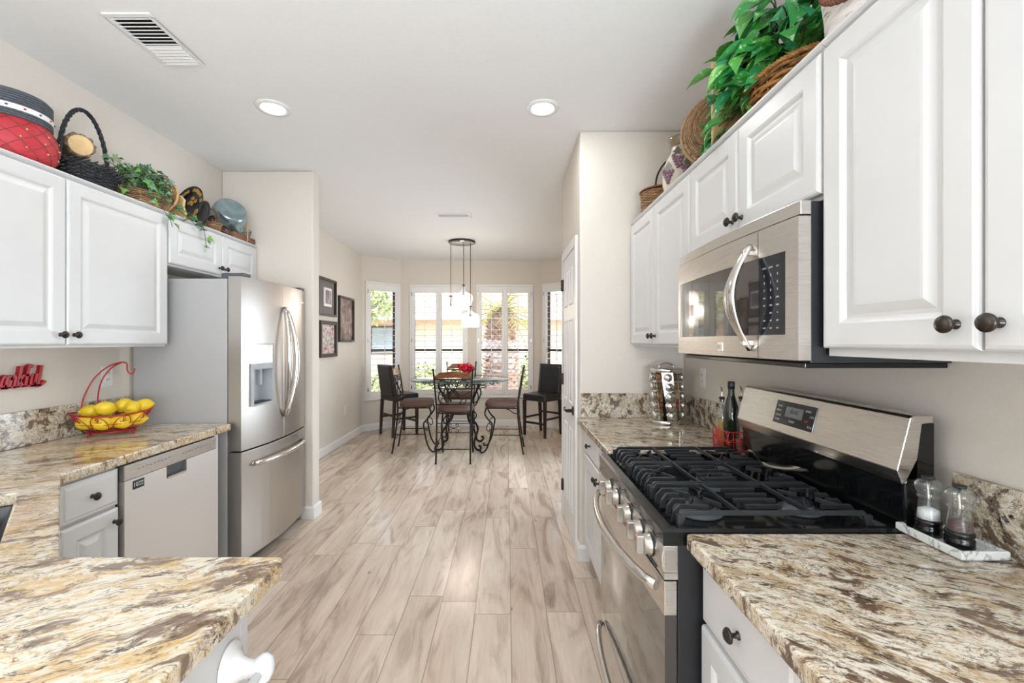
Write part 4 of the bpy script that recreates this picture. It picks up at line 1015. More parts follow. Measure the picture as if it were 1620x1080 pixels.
# ================================================================ pendant
PN = thing('pendant_lamp', 'three-light cluster pendant with clear glass shades over the table', 'pendant lamp', (-.605, 5.86, CZ))
MB().lathe([(0, -.001), (.178, -.001), (.180, -.006), (.180, -.022), (.176, -.026), (0, -.026)], 48).build('canopy', M['blackm'], PN)
MB().lathe([(0, -.0262), (.170, -.0262), (.168, -.030), (0, -.031)], 48).build('canopy_face', M['chrome'], PN)
shapes = {'bell': [(.022, .30), (.024, .245), (.04, .225), (.085, .19), (.112, .145), (.120, .10), (.117, .04), (.113, 0)],
          'shoulder': [(.022, .33), (.026, .30), (.034, .28), (.032, .25), (.055, .235), (.105, .215), (.127, .18), (.125, .13), (.105, .07), (.078, 0)],
          'drum': [(.022, .27), (.024, .225), (.05, .20), (.095, .18), (.119, .155), (.119, .08), (.117, 0)]}
for (dx, dy, zb, kind) in ((-.145, -.03, 1.70, 'bell'), (.012, .11, 1.835, 'shoulder'), (.118, -.04, 1.588, 'drum')):
    pr_ = shapes[kind]; top = pr_[0][1]; zb_ = zb-CZ
    MB().cyl((dx, dy, -.03), (dx, dy, zb_+top-.005), .0042, n=8).build('rod', M['wrought'], PN)
    sh = MB().lathe(pr_+[(r-.003, z) for r, z in reversed(pr_)], 40, (dx, dy, zb_)).build('glass_shade', M['shade_glass'], PN)
    MB().lathe([(0, 0), (.026, 0), (.026, .008), (.012, .012), (.009, .016), (0, .016)], 20, (dx, dy, zb_+top)).build('cap', M['wrought'], PN)
    sk_ = MB().lathe([(0, .03), (.006, .03), (.006, -.055), (.017, -.06), (.018, -.10), (0, -.10)], 16, (dx, dy, zb_+top-.03)).build('socket', M['wrought'], PN)
    MB().lathe([(0, -.155), (.010, -.15), (.018, -.135), (.019, -.118), (.012, -.10), (0, -.098)], 14, (dx, dy, zb_+top-.03)).build('bulb', M['bulb'], PN)
    l = bpy.data.lights.new('pendant_bulb', 'POINT'); l.energy = 5.5; l.color = (1, .9, .78); l.shadow_soft_size = .03
    lo = bpy.data.objects.new('pendant_bulb', l); C.objects.link(lo); lo.location = (-.605+dx, 5.86+dy, zb+top-.20)

# ================================================================ framed pictures on the dining wall
def pic(label, y0, y1, z0, z1, kind):
    r = thing('framed_picture', label, 'picture', (XL+.001, (y0+y1)/2, (z0+z1)/2), PI/2, 'framed pictures on the dining wall')
    w_, h_ = (y1-y0)/2, (z1-z0)/2; fw = .028 if kind != 'deep' else .045
    f = MB(); dp_ = -.035
    def fram(a, b, c, e, wd, yb, yf_):
        f.loops([[(a, yb, c), (b, yb, c), (b, yb, e), (a, yb, e)], [(a, yf_, c), (b, yf_, c), (b, yf_, e), (a, yf_, e)], [(a+wd, yf_+.004, c+wd), (b-wd, yf_+.004, c+wd), (b-wd, yf_+.004, e-wd), (a+wd, yf_+.004, e-wd)], [(a+wd, yb-.004, c+wd), (b-wd, yb-.004, c+wd), (b-wd, yb-.004, e-wd), (a+wd, yb-.004, e-wd)]], (True, False))
    fram(-w_, w_, -h_, h_, fw, 0, dp_); f.build('frame', M['frame'], r)
    if kind == 'mat':
        MB().box(-w_+fw, w_-fw, -.010, -.004, -h_+fw, h_-fw).build('mat_board', plain('grey_mat', '#77716f', .6), r)
        a = w_*.42; b_ = h_*.50
        m_ = MB().box(-a, a, -.030, -.010, -b_, b_).build('inner_frame', M['trim'], r, bevel=.004)
        MB().box(-a+.03, a-.02, -.032, -.030, -b_+.035, b_-.03).box(-a+.05, -a+.09, -.0335, -.032, -b_+.04, b_-.03).build('photo', M['art1'], m_)
    else:
        MB().box(-w_+fw, w_-fw, -.010, -.004, -h_+fw, h_-fw).build('print', M['art3'] if kind == 'deep' else M['art2'], r)
def artm(name, cols, sc, dist=1.2):
    m, t, b = base(name); v = mapping(t, scale=sc); n = noise(t, v, 6, 5, .6, dist)
    t.links.new(ramp(t, n, [(.3+.4*i/(len(cols)-1), lin(c)) for i, c in enumerate(cols)]), b.inputs['Base Color']); b.inputs['Roughness'].default_value = .25; return m
M['frame'] = plain('dark_picture_frame', '#2d2623', .3, var=.15)
M['art1'] = artm('photo_print', ['#1c1a1a', '#7d7775', '#cfc8c4'], (6, 1, .6)); M['art2'] = artm('dim_art_print', ['#4b3a35', '#7a625b', '#a08f86', '#c9b48f'], (1.4, 1, 1.0)); M['art3'] = artm('blossom_print', ['#6b2f3c', '#b98b8d', '#e6dcd8', '#5e6a50', '#d8c7c6'], (2.5, 1, 2.5))
pic('dark framed picture with white inner frame, upper left of the three', 5.15, 5.68, 1.715, 2.18, 'mat')
pic('tall narrow dark framed picture, rightmost of the three on the dining wall', 5.80, 6.34, 1.395, 2.015, 'tall')
pic('deep black framed pink and green print, lower left of the three', 5.20, 5.70, 1.205, 1.655, 'deep')
# ================================================================ helpers for woven things
def weave(mb, prof, rows, stakes, th=.004, sx=1, sy=1, c=(0,0,0), amp=.0035, seg=3, stake_r=.003, tilt=None):
    """prof(t)->(r,z), t 0..1 ; alternating wavy strands round upright stakes"""
    N = stakes*seg
    for k in range(rows):
        r, z = prof((k+.5)/rows); pts = []
        for i in range(N):
            a = 2*PI*i/N; rr = r+amp*math.cos(PI*(i/seg)+PI*k)
            pts.append((c[0]+rr*sx*math.cos(a), c[1]+rr*sy*math.sin(a), c[2]+z))
        mb.tube(pts, th, 5, closed=True)
    for j in range(stakes):
        a = 2*PI*j/stakes
        mb.tube([(c[0]+prof(t)[0]*sx*math.cos(a), c[1]+prof(t)[0]*sy*math.sin(a), c[2]+prof(t)[1]) for t in [i/5 for i in range(6)]], stake_r, 5)
    return mb
def braid(mb, pts, r, strands=3, turns=9, sr=None):
    pts = [Vector(p) for p in pts]; m = len(pts)
    for s in range(strands):
        out = []
        for i, p in enumerate(pts):
            t = (pts[min(i+1, m-1)]-pts[max(i-1, 0)]).normalized(); a = t.cross(Vector((0, 1, 0)) if abs(t.y) < .9 else Vector((1, 0, 0))).normalized(); b = t.cross(a)
            ph = 2*PI*(s/strands+turns*i/(m-1)); out.append(p+a*r*math.cos(ph)+b*r*math.sin(ph))
        mb.tube(out, sr or r*.85, 6)
    return mb
def rim(mb, r, z, th, sx=1, sy=1, n=40): return mb.tube([(r*sx*math.cos(2*PI*i/n), r*sy*math.sin(2*PI*i/n), z) for i in range(n)], th, 6, closed=True)
TOP = UT+.001
# ================================================================ on top of the left cabinets
# red splint basket with grey straw lid
t = thing('lidded_basket', 'red splint basket with a grey straw lid and flag ribbon on the left cabinets', 'basket', (-2.093, 1.835, TOP))
b = MB(); pr_ = [(.0, .0), (.118, 0), (.140, .03), (.150, .075), (.142, .12), (.124, .158), (.118, .160), (.10, .12)]
b.lathe(pr_, 48); body = b.build('body', M['wickr'], t)
cr_ = MB()
for s in (-1, 1):
    for k in range(12):
        pts = []
        for i in range(13):
            q = i/12; a = 2*PI*k/12+s*q*1.35; z = .005+.15*q
            r = (.118+.034*math.sin(min(1, z/.15)*PI*.62)) if z < .15 else .13
            for (r0, z0), (r1, z1) in zip(pr_[1:6], pr_[2:6]):
                if z0 <= z <= z1: r = r0+(r1-r0)*(z-z0)/(z1-z0)
            pts.append(((r+.002)*math.cos(a), (r+.002)*math.sin(a), z))
        cr_.tube(pts, .0013, 4)
cr_.build('splint_edges', plain('dark_splint_edge', '#8c4a45', .6), body)
dt = MB()
for k in range(12):
    for (a_, z_, r_) in ((2*PI*k/12+.13, .04, .145), (2*PI*k/12, .075, .152), (2*PI*k/12+.13, .112, .147)):
        dt.sphere((r_*math.cos(a_), r_*math.sin(a_), z_), .004, 6, 4)
dt.build('pale_pegs', M['birch'], body)
l = MB(); n_ = 11
for k in range(n_): l.lathe([(.1245, .158+k*.0095), (.1295, .158+k*.0095+.0030), (.1295, .158+k*.0095+.0065), (.1245, .158+(k+1)*.0095)], 40, smooth=False)
l.lathe([(.126, .2625), (.118, .272), (.06, .279), (0, .281)], 40).lathe([(0, .157), (.126, .158)], 40)
lid = l.build('lid', M['wickg'], t)
MB().lathe([(.1292, .186), (.1305, .188), (.1305, .206), (.1292, .208)], 40).build('ribbon', M['plastic'], lid)
fg = MB(); fb = MB()
for k in range(16):
    a = 2*PI*k/16; (fg if k % 2 else fb).sphere((.1305*math.cos(a), .1305*math.sin(a), .197), .005, 8, 5, (1, 1, .8))
fg.build('ribbon_print', M['redp'], lid); fb.build('ribbon_print', plain('blue_print', '#3552a0', .5), lid)
# black handled basket
t = thing('handled_basket', 'black wicker basket with a tall braided hoop handle', 'basket', (-2.095, 2.165, TOP))
b = weave(MB(), lambda q: (.085+.042*q, .006+.10*q), 13, 22, .0045, 1.0, 1.14)
b.lathe([(0, .003), (.085, .004)], 24)
for k in range(30):
    a = 2*PI*k/30; a2 = a+.45
    b.tube([((.124+.012*math.sin(PI*i/6))*math.cos(a+(a2-a)*i/6), (.124+.012*math.sin(PI*i/6))*1.14*math.sin(a+(a2-a)*i/6), .070+.045*i/6) for i in range(7)], .004, 5)
b.build('body', M['wickb'], t)
hd = MB(); braid(hd, [( .012*math.cos(PI*i/40)+.0, -.138*math.cos(PI*i/40), 0.09+.298*math.sin(PI*i/40)) for i in range(41)], .0062, 3, 8); hd.build('handle', M['wickb'], t)
# bark mug lying in it
t = thing('bark_mug', 'log mug with bark sides lying on its side in the black basket', 'mug', (-2.10, 2.13, TOP+.198), 0)
ax = Vector((.85, -.52, -.10)).to_track_quat('Z', 'Y').to_matrix().to_4x4()
b = MB(); b.M = ax
L = []
rnd = random.Random(5); rr = [.052+.006*math.sin(i*2.2)+rnd.uniform(-.003, .003) for i in range(28)]
for z, k in ((-.085, .93), (-.080, 1.0), (-.03, 1.04), (.03, 1.06), (.055, 1.03), (.058, .9)):
    L.append([(rr[i]*k*math.cos(2*PI*i/28), rr[i]*k*math.sin(2*PI*i/28), z) for i in range(28)])
b.loops(L, (True, True), True); bd = b.build('body', M['barkw'], t)
b = MB(); b.M = ax; b.lathe([(0, .0595), (.043, .0590), (.046, .0575)], 28); b.build('cut_face', M['cutwood'], t)
b = MB(); b.M = ax; b.tube(cr([(-.045, .0, -.065), (-.085, -.0, -.060), (-.100, 0, -.03), (-.085, 0, 0.0), (-.05, 0, .01)], 5), .007, 8); b.build('handle', M['barkw'], t)
# ivy in a brown box basket
t = thing('ivy_plant', 'trailing silk ivy spilling from a small brown basket over the left cabinet front', 'plant', (-2.085, 2.47, TOP))
weave(MB(), lambda q: (.088+.012*q, .004+.085*q), 9, 18, .0048, .95, 1.15).lathe([(0, .003), (.09, .004)], 20).build('basket', M['wicker'], t)
MB().lathe([(0, .05), (.085, .05)], 20, sx=.95, sy=1.15).build('moss', M['stem'], t)
lv = MB(); stm = MB(); rnd = random.Random(21)
def vine(pts, n, size, shape, mats=None, up=(.6, -.25, .75)):
    P = cr(pts, 6); stm.tube(P, .0018, 4)
    for i in range(n):
        p = P[int((i+.5)/n*(len(P)-1))]; d = Vector((rnd.gauss(0, .6), rnd.gauss(0, .6), rnd.gauss(0, .5)))
        nr = (Vector(up)+d*.9).normalized(); q = p+Vector((rnd.gauss(0, .010), rnd.gauss(0, .014), rnd.gauss(0, .010)))
        place_leaf(lv, q, nr, 0, size*rnd.uniform(.7, 1.2), shape, dirv=(rnd.gauss(.2, .6), rnd.gauss(0, .8), rnd.gauss(-.45, .5)))
for k in range(60):
    a = rnd.uniform(0, 2*PI) if k < 34 else rnd.uniform(-1.2, 1.2); R_ = rnd.uniform(.05, .17); hh_ = rnd.uniform(.10, .23)
    vine([(0, 0, .05), (R_*.5*math.cos(a), R_*.7*math.sin(a), hh_), (max(-.14, R_*.8*math.cos(a)), R_*1.25*math.sin(a), hh_*rnd.uniform(.5, 1.05))], 8, .045, IVY)
vine([(.05, -.05, .10), (.11, .06, .07), (.135, .16, .015), (.145, .26, -.03)], 11, .045, IVY)
vine([(.05, .05, .12), (.11, .18, .05), (.135, .30, .0), (.142, .33, -.05), (.145, .345, -.15)], 16, .046, IVY)
vine([(.05, .0, .10), (.12, -.02, .04), (.142, .04, -.045), (.145, .06, -.09)], 8, .046, IVY)
vine([(.0, -.08, .14), (.02, -.16, .17), (0, -.22, .19)], 9, .042, IVY)
vine([(.0, .05, .18), (.02, .14, .22), (0, .24, .22), (0, .29, .19)], 10, .04, IVY)
stm.build('stems', M['stem'], t); lv.build('leaves', M['ivy'], t)
# honey lattice tray leaning
def disc_thing(root, r, depth, mat, name, tiltM, prof=None):
    m_ = MB(); m_.M = tiltM; m_.lathe(prof, 48); return m_.build(name, mat, root)
t = thing('lattice_basket', 'open-weave honey wicker basket standing on edge beside the ivy', 'basket', (-2.05, 2.625, TOP+.001))
m_ = MB(); Tm = Matrix.Translation((0, 0, .098)) @ Matrix.Rotation(math.radians(-14), 4, 'Z') @ Matrix.Rotation(math.radians(78), 4, 'X'); m_.M = Tm
for j in range(9):
    z = .0; rad = .012+.0105*j
    N = 48; m_.tube([(rad*math.cos(2*PI*i/N), rad*math.sin(2*PI*i/N), -.035+.045*(j/8)**2+.003*math.cos(12*2*PI*i/N/1+PI*j)) for i in range(N)], .0028, 5, closed=True)
for j in range(24):
    a = 2*PI*j/24; m_.tube([(.0955*q*math.cos(a), .0955*q*math.sin(a), -.035+.045*q*q) for q in (.1, .35, .6, .8, 1)], .003, 5)
rim(m_, .094, .010, .0055); m_.build('woven_body', M['wickl'], t)
# straw bundle board
t = thing('bark_slab', 'pale split-bark slab leaning behind the honey lattice basket', 'decoration', (-2.05, 2.72, TOP))
m_ = MB(); rnd = random.Random(2); pts = []
out = [(-.07, 0), (.06, 0), (.075, .05), (.06, .10), (.078, .15), (.05, .185), (.0, .20), (-.05, .19), (-.075, .13), (-.06, .07)]
m_.M = Matrix.Rotation(math.radians(-12), 4, 'Z') @ Matrix.Rotation(math.radians(8), 4, 'X'); m_.prism([(a*.9, b_*.80) for a, b_ in out], 'xz', -.008, .008)
m_.build('slab', M['cutwood'], t, bevel=.004)
# painted tole tray
t = thing('painted_tray', 'oval black tray painted with golden flowers, standing on edge', 'tray', (-2.055, 2.82, TOP))
Tm = Matrix.Rotation(math.radians(-18), 4, 'Z') @ Matrix.Translation((0, 0, .128)) @ Matrix.Rotation(math.radians(76), 4, 'X')
m_ = MB(); m_.M = Tm; m_.lathe([(0, -.012), (.09, -.012), (.112, -.006), (.128, .008), (.130, .010), (.126, .008), (.11, -.004), (.09, -.009), (0, -.009)], 48)
tr_ = m_.build('tray_body', M['blackm'], t)
fm = MB(); fm.M = Tm; rnd = random.Random(8)
for k in range(44):
    a = rnd.uniform(0, 2*PI); r_ = rnd.choice([.02, .05, .104, .106, .102]); c = Vector((r_*math.cos(a), r_*math.sin(a), .004 if r_ > .09 else -.003))
    for j in range(5):
        b_ = 2*PI*j/5; fm.sphere(c+Vector((.008*math.cos(b_), .008*math.sin(b_), 0)), .0078, 6, 4, (1, 1, .25))
fm.build('painted_flowers', artm('golden_flower_paint', ['#8a5a1c', '#c98c2c', '#7a7a3a', '#a8543a'], (20, 20, 20)), tr_)
t = thing('black_plate', 'plain dark plate standing on edge in front of the painted tray', 'plate', (-2.03, 2.895, TOP))
m_ = MB(); m_.M = Matrix.Rotation(math.radians(-22), 4, 'Z') @ Matrix.Translation((0, 0, .092)) @ Matrix.Rotation(math.radians(80), 4, 'X')
m_.lathe([(0, -.010), (.05, -.010), (.07, -.004), (.094, .004), (.09, .007), (.068, -.001), (.05, -.006), (0, -.006)], 40); m_.build('plate_body', plain('slate_plate', '#33363a', .25, var=.1), t)
# little basket of pine cones
t = thing('pinecone_basket', 'small brown hoop-handled basket holding pine cones', 'basket', (-2.03, 2.995, TOP))
weave(MB(), lambda q: (.045+.018*q, .003+.055*q), 7, 14, .004).lathe([(0, .003), (.045, .003)], 16).build('body', M['wicker'], t)
hd = MB(); hd.tube([(.010, -.062*math.cos(PI*i/20), .05+.105*math.sin(PI*i/20)) for i in range(21)], .006, 8, sq=.5); hd.build('handle', M['crest'], t)
def cone(label, loc, s=1.0, rz=0):
    t_ = thing('pine_cone', label, 'pine cone', loc, rz, 'pine cones on the left cabinets')
    mb_ = MB(); mb_.sphere((0, 0, .028*s), .014*s, 8, 8, (1, 1, 1.8)); mb_.build('core', M['crest'], t_)
    sc_ = MB()
    for k in range(44):
        a = k*2.4; q = k/44; z = (.004+.052*q)*s; r = .024*s*math.sin(PI*(.18+.75*q))
        d = Vector((math.cos(a), math.sin(a), .35+.9*q)).normalized(); p = Vector((.35*r*math.cos(a), .35*r*math.sin(a), z))
        w_ = Vector((-math.sin(a), math.cos(a), 0))*.007*s; e = p+d*r
        sc_.add([p-w_*.4, p+w_*.4, e+w_, e-w_, e+Vector((0, 0, .0035))], [(0, 1, 2, 4, 3), (0, 3, 2, 1), (3, 4, 2)])
    sc_.build('scales', M['cone'], t_)
M['cone'] = weavem('pine_cone_scales', '#2d1c16', '#5d4334', '#c9b7a6', 90)
cone('dark pine cone at the front of the little hoop-handled basket', (-2.010, 2.985, TOP+.048), 1.0)
cone('dark pine cone at the back of the little hoop-handled basket', (-2.050, 3.012, TOP+.050), .95, 1)
cone('frosted pine cone leaning beside the galvanised tub', (-1.995, 3.085, TOP+.0), 1.1, 2)
# wooden board with tub and wire basket
t = thing('wooden_tray', 'old brown wooden tray at the far end of the left cabinets', 'tray', (-2.06, 3.28, TOP))
MB().box(-.13, .085, -.125, .14, 0, .012).box(.072, .085, -.125, .14, .012, .045).box(-.13, -.117, -.125, .14, .012, .045).box(-.117, .072, .128, .14, .012, .045).box(-.117, .072, -.125, -.113, .012, .045).build('tray_body', M['oldwood'], t, bevel=.002)
t = thing('galvanised_tub', 'round galvanised tub tipped toward the room on the wooden tray', 'tub', (-2.05, 3.215, TOP+.175))
m_ = MB(); m_.M = Matrix.Rotation(math.radians(50), 4, 'Z') @ Matrix.Rotation(math.radians(62), 4, 'X') @ Matrix.Scale(1.3, 4)
m_.lathe([(0, .052), (.066, .052), (.072, .048), (.080, .03), (.082, .01), (.090, -.04), (.093, -.045), (.096, -.046), (.096, -.042), (.094, -.040), (.086, .012), (.084, .03), (.076, .053), (.068, .058), (.064, .055), (0, .055)], 44)
m_.build('tub_body', M['tin'], t)
t = thing('wire_basket', 'wire basket with a bent-wood hoop handle at the end of the left cabinets', 'basket', (-2.04, 3.355, TOP+.0125))
m_ = MB()
for q in (0, .25, .5, .75, 1): rim(m_, .035+.028*q, .004+.085*q, .0012, 1, 1.1, 24)
for j in range(20): a = 2*PI*j/20; m_.tube([(.035*math.cos(a), .0385*math.sin(a), .004), (.063*math.cos(a), .0693*math.sin(a), .089)], .001, 4)
m_.build('wire_body', M['dgrey'], t)
hd = MB(); hd.tube(cr([(.075, -.05, -.011), (.070, -.045, .10), (.03, -.02, .175), (-.01, .01, .19), (-.035, .035, .15), (-.06, .05, .08)], 6), .0055, 8, sq=.6); hd.build('handle', M['wickl'], t)

# ================================================================ on top of the right cabinets
t = thing('lidded_basket', 'brown woven basket with flat wooden flaps and a thin black handle', 'basket', (.912, 2.60, TOP))
weave(MB(), lambda q: (.100+.006*q, .004+.115*q), 15, 26, .0042).lathe([(0, .003), (.1, .003)], 24).build('body', M['wicker'], t)
MB().tube([(.108*math.cos(2*PI*i/36), .108*math.sin(2*PI*i/36), .124) for i in range(36)], .007, 6, closed=True).build('rim', M['oldwood'], t)
fp = [(0, 0)]+[(.118*math.cos(PI/2+PI*i/14), .125*math.sin(PI/2+PI*i/14)) for i in range(15)]
MB().prism(fp, 'xy', .134, .143).build('lid_flap', M['crest'], t, bevel=.002)
m_ = MB(); m_.M = Matrix.Translation((.005, 0, .136)) @ Matrix.Rotation(math.radians(-52), 4, 'Y'); m_.prism([(-a, b_) for a, b_ in fp], 'xy', 0, .009); m_.build('lid_flap', M['crest'], t, bevel=.002)
MB().tube(cr([(-.035, -.02, .125), (-.025, -.02, .22), (.02, -.02, .30), (.08, -.02, .335), (.14, -.02, .33)], 6), .0055, 8).build('handle', M['gap'], t)
t = thing('grape_jug', 'cream ceramic jug painted with purple grapes and a brown rim', 'jug', (.925, 2.335, TOP))
m_ = MB().lathe([(0, 0), (.055, 0), (.07, .02), (.088, .09), (.086, .16), (.068, .22), (.045, .255), (.042, .275), (.046, .29), (.042, .29), (.036, .275)], 36); jb = m_.build('body', plain('cream_glaze', '#d9cfbd', .2, nscale=14, var=.08), t)
MB().lathe([(.046, .283), (.056, .305), (.062, .325), (.060, .332), (.052, .330), (.046, .31), (.040, .29)], 36, sx=1.0).build('glazed_rim', plain('olive_brown_glaze', '#7d6b4e', .15, nscale=20, var=.25, coat=.5), t)
MB().tube(cr([(.05, .0, .31), (.09, 0, .30), (.105, 0, .25), (.085, 0, .20)], 5), .010, 8).build('handle', plain('olive_brown_glaze2', '#7d6b4e', .15), t)
gp = MB(); lf2 = MB(); rnd = random.Random(4)
for a0, z0 in ((-2.65, .10), (-2.05, .17), (-1.5, .11)):
    for k in range(11):
        row = int((math.sqrt(8*k+1)-1)/2); cx = (k-row*(row+1)/2-row/2); a = a0+cx*.19; z = z0+.03-row*-.0-.019*(3-row)*-1-.03
        z = z0+.035-.0*row-.017*(3-row)
        R_ = .089 if z < .17 else .083-(z-.17)*.3
        gp.sphere((R_*math.cos(a), R_*math.sin(a), z), .0105, 10, 6, (1, 1, 1))
    place_leaf(lf2, (.089*math.cos(a0), .089*math.sin(a0), z0+.05), (math.cos(a0), math.sin(a0), .1), 0, .05, IVY, dirv=(0, 0, 1), fold=.05)
gp.build('painted_grapes', plain('grape_purple', '#94707f', .25, nscale=70, var=.35), jb); lf2.build('painted_leaves', plain('painted_vine', '#6d6a5a', .4), jb)
# round wicker tray
t = thing('wicker_tray', 'large round brown wicker tray standing on edge behind the grape jug', 'tray', (.945, 1.895, TOP))
m_ = MB(); Tm = Matrix.Rotation(math.radians(-32), 4, 'Z') @ Matrix.Translation((0, 0, .195)) @ Matrix.Rotation(math.radians(82), 4, 'X'); m_.M = Tm
for j in range(24):
    rad = .010+.0069*j; N = 60; z = -.02 if rad < .125 else -.02+.05*((rad-.125)/.05)
    m_.tube([(rad*math.cos(2*PI*i/N), rad*math.sin(2*PI*i/N), -z+.002*math.cos(15*2*PI*i/N*1+PI*j)) for i in range(N)], .0036, 5, closed=True)
for j in range(30): a = 2*PI*j/30; m_.tube([(.02*math.cos(a), .02*math.sin(a), .02), (.125*math.cos(a), .125*math.sin(a), .02), (.178*math.cos(a), .178*math.sin(a), -.03)], .003, 5)
m_.build('woven_body', M['wicker'], t)
m_ = MB(); m_.M = Tm; rim(m_, .182, -.032, .008); braid(m_, [(.16*math.cos(2*PI*i/80), .16*math.sin(2*PI*i/80), -.020) for i in range(81)], .004, 2, 24); m_.build('rim', M['wickg'] if False else M['wicker'], t)
# pale board
t = thing('pine_board', 'upright pale pine board between the wicker tray and the green plant', 'board', (.930, 1.695, TOP))
MB().box(-.125, .115, -.010, .010, 0, .36).build('board', M['birch'], t, bevel=.003).rotation_euler = (0, 0, math.radians(-12))
MB().box(-.11, .10, -.026, -.012, .0, .04).build('ledge', M['birch'], t, bevel=.002).rotation_euler = (0, 0, math.radians(-12))
# pothos in two-tone basket
t = thing('pothos_plant', 'big glossy green silk pothos in a dark and gold wicker basket', 'plant', (.945, 1.455, TOP))
SYP = 1.55
weave(MB(), lambda q: (.095+.025*q**.7, .004+.10*q), 9, 20, .0062, 1.0, SYP, amp=.005).lathe([(0, .003), (.09, .004)], 24, sy=SYP).build('basket', M['wickd'], t)
m_ = MB(); braid(m_, [(.124*math.cos(2*PI*i/90), .124*SYP*math.sin(2*PI*i/90), .112) for i in range(91)], .006, 3, 30); m_.build('basket_rim', M['wickd'], t)
MB().lathe([(0, .07), (.105, .07)], 24, sy=SYP).build('moss', M['stem'], t)
lv = MB(); stm = MB(); rnd = random.Random(34)
def pvine(a, R_, hh_, n, sz, drop=1.0):
    e = Vector((max(-.20, min(.15, R_*math.cos(a))), R_*1.55*math.sin(a), hh_*drop)); pts = [(0, rnd.uniform(-.08, .08), .08), (e.x*.5, e.y*.55, hh_*.95), tuple(e)]
    P = cr(pts, 6); stm.tube(P, .0025, 5)
    for i in range(n):
        q = (i+1.5)/(n+.5); p = P[min(len(P)-1, int(q*(len(P)-1)))]
        out = Vector((e.x*.6-.05, e.y, 0)).normalized() if e.length > .01 else Vector((-1, 0, 0))
        nr = (Vector((-.55, -.35, .65))+Vector((rnd.gauss(0, .4), rnd.gauss(0, .4), rnd.gauss(0, .3)))).normalized()
        lp = p+Vector((rnd.gauss(0, .012), rnd.gauss(0, .018), rnd.gauss(0, .012)))
        place_leaf(lv, lp, nr, 0, sz*rnd.uniform(.75, 1.15), HEART, dirv=out+Vector((rnd.gauss(-.2, .4), rnd.gauss(0, .4), rnd.gauss(-.65, .35))))
for k in range(30): pvine(rnd.uniform(0, 2*PI), rnd.uniform(.06, .17), rnd.uniform(.16, .42), 5, .105)
for k in range(20): pvine(rnd.uniform(.50*PI, 1.05*PI), rnd.uniform(.10, .19), rnd.uniform(.12, .30), 5, .10, rnd.uniform(.7, 1.1))
for a, R_, h_, dr in ((.60*PI, .27, .20, .35), (.62*PI, .24, .16, .2), (.67*PI, .22, .15, .25), (.72*PI, .21, .14, .1), (.57*PI, .27, .26, .75), (.8*PI, .19, .14, .35), (1.0*PI, .165, .16, .6)):
    pvine(a, R_, h_, 6, .095, dr)
stm.build('stems', M['stem'], t); lv.build('leaves', M['pothos'], t)
# birch bark pail
t = thing('birch_pail', 'white birch-bark pail with a twisted brown rope handle, nearest on the right cabinets', 'pail', (.925, 1.13, TOP))
def barkmat():
    m, t_, b = base('birch_bark'); v = mapping(t_, scale=(1, 1, 5)); n = noise(t_, v, 16, 6, .7, .5)
    t_.links.new(ramp(t_, n, [(.36, lin('#6b5a50')), (.44, lin('#d9d0c8')), (.7, lin('#eee9e4'))]), b.inputs['Base Color']); b.inputs['Roughness'].default_value = .7; bump(t_, b, n, .3); return m
m_ = MB(); m_.lathe([(0, 0), (.075, 0), (.080, .01), (.084, .10), (.096, .20), (.090, .205), (.078, .10), (.072, .01)], 36); m_.build('pail_body', barkmat(), t)
m_ = MB(); braid(m_, cr([(-.098, .01, .17), (-.115, -.01, .12), (-.105, -.04, .095), (-.08, -.06, .10), (-.06, -.085, .14), (-.05, -.095, .17)], 7), .0048, 3, 7); m_.build('rope_handle', plain('brown_rope', '#6b4030', .8, var=.3), t)

# ================================================================ word sign
t = thing('word_sign', 'red script word sign reading thankful on the left wall', 'sign', (XL+.001, 1.795, 1.187), PI/2)
sg = MB()
def stroke(pts, w_, x0, sc_=1.0):
    P = [Vector((x0+x*sc_+.22*z*sc_*0, 0, z*sc_)) for x, z in pts]; P = cr(P, 4) if len(P) > 2 else P
    L = []
    for i, p in enumerate(P):
        tt = (P[min(i+1, len(P)-1)]-P[max(i-1, 0)]).normalized(); s_ = Vector((-tt.z, 0, tt.x))*w_/2
        sh = p.z*.18
        L.append([(p.x+s_.x+sh, -.004, p.z+s_.z), (p.x-s_.x+sh, -.004, p.z-s_.z), (p.x-s_.x+sh, -.022, p.z-s_.z), (p.x+s_.x+sh, -.022, p.z+s_.z)])
    sg.loops(L)
W_ = .0128; xh = .060; asc = .100
def g_i(x): stroke([(x, xh), (x, .008)], W_, 0)
def let_t(x): stroke([(x, asc*.92), (x, .010), (x+.006, .004), (x+.016, .012)], W_, 0); stroke([(x-.010, xh), (x+.014, xh)], .009, 0); return x+.022
def let_h(x): stroke([(x, asc), (x, .004)], W_, 0); stroke([(x, .040), (x+.010, xh-.004), (x+.018, xh-.012), (x+.018, .010), (x+.026, .006)], W_*.85, 0); return x+.033
def let_a(x): stroke([(x+.018, xh-.004), (x+.008, xh-.002), (x, .036), (x+.002, .012), (x+.010, .005), (x+.018, .02)], W_*.85, 0); stroke([(x+.020, xh), (x+.020, .010), (x+.028, .006)], W_, 0); return x+.034
def let_n(x): stroke([(x, xh), (x, .004)], W_, 0); stroke([(x, .040), (x+.010, xh-.004), (x+.018, xh-.012), (x+.018, .010), (x+.026, .006)], W_*.85, 0); return x+.033
def let_k(x): stroke([(x, asc), (x, .004)], W_, 0); stroke([(x+.018, xh), (x+.004, .034)], W_*.8, 0); stroke([(x+.004, .036), (x+.016, .014), (x+.024, .006)], W_*.85, 0); return x+.031
def let_f(x): stroke([(x+.018, asc*.93), (x+.010, asc), (x+.002, asc*.92), (x, .004)], W_, 0); stroke([(x-.008, xh-.003), (x+.018, xh-.003)], .010, 0); return x+.022
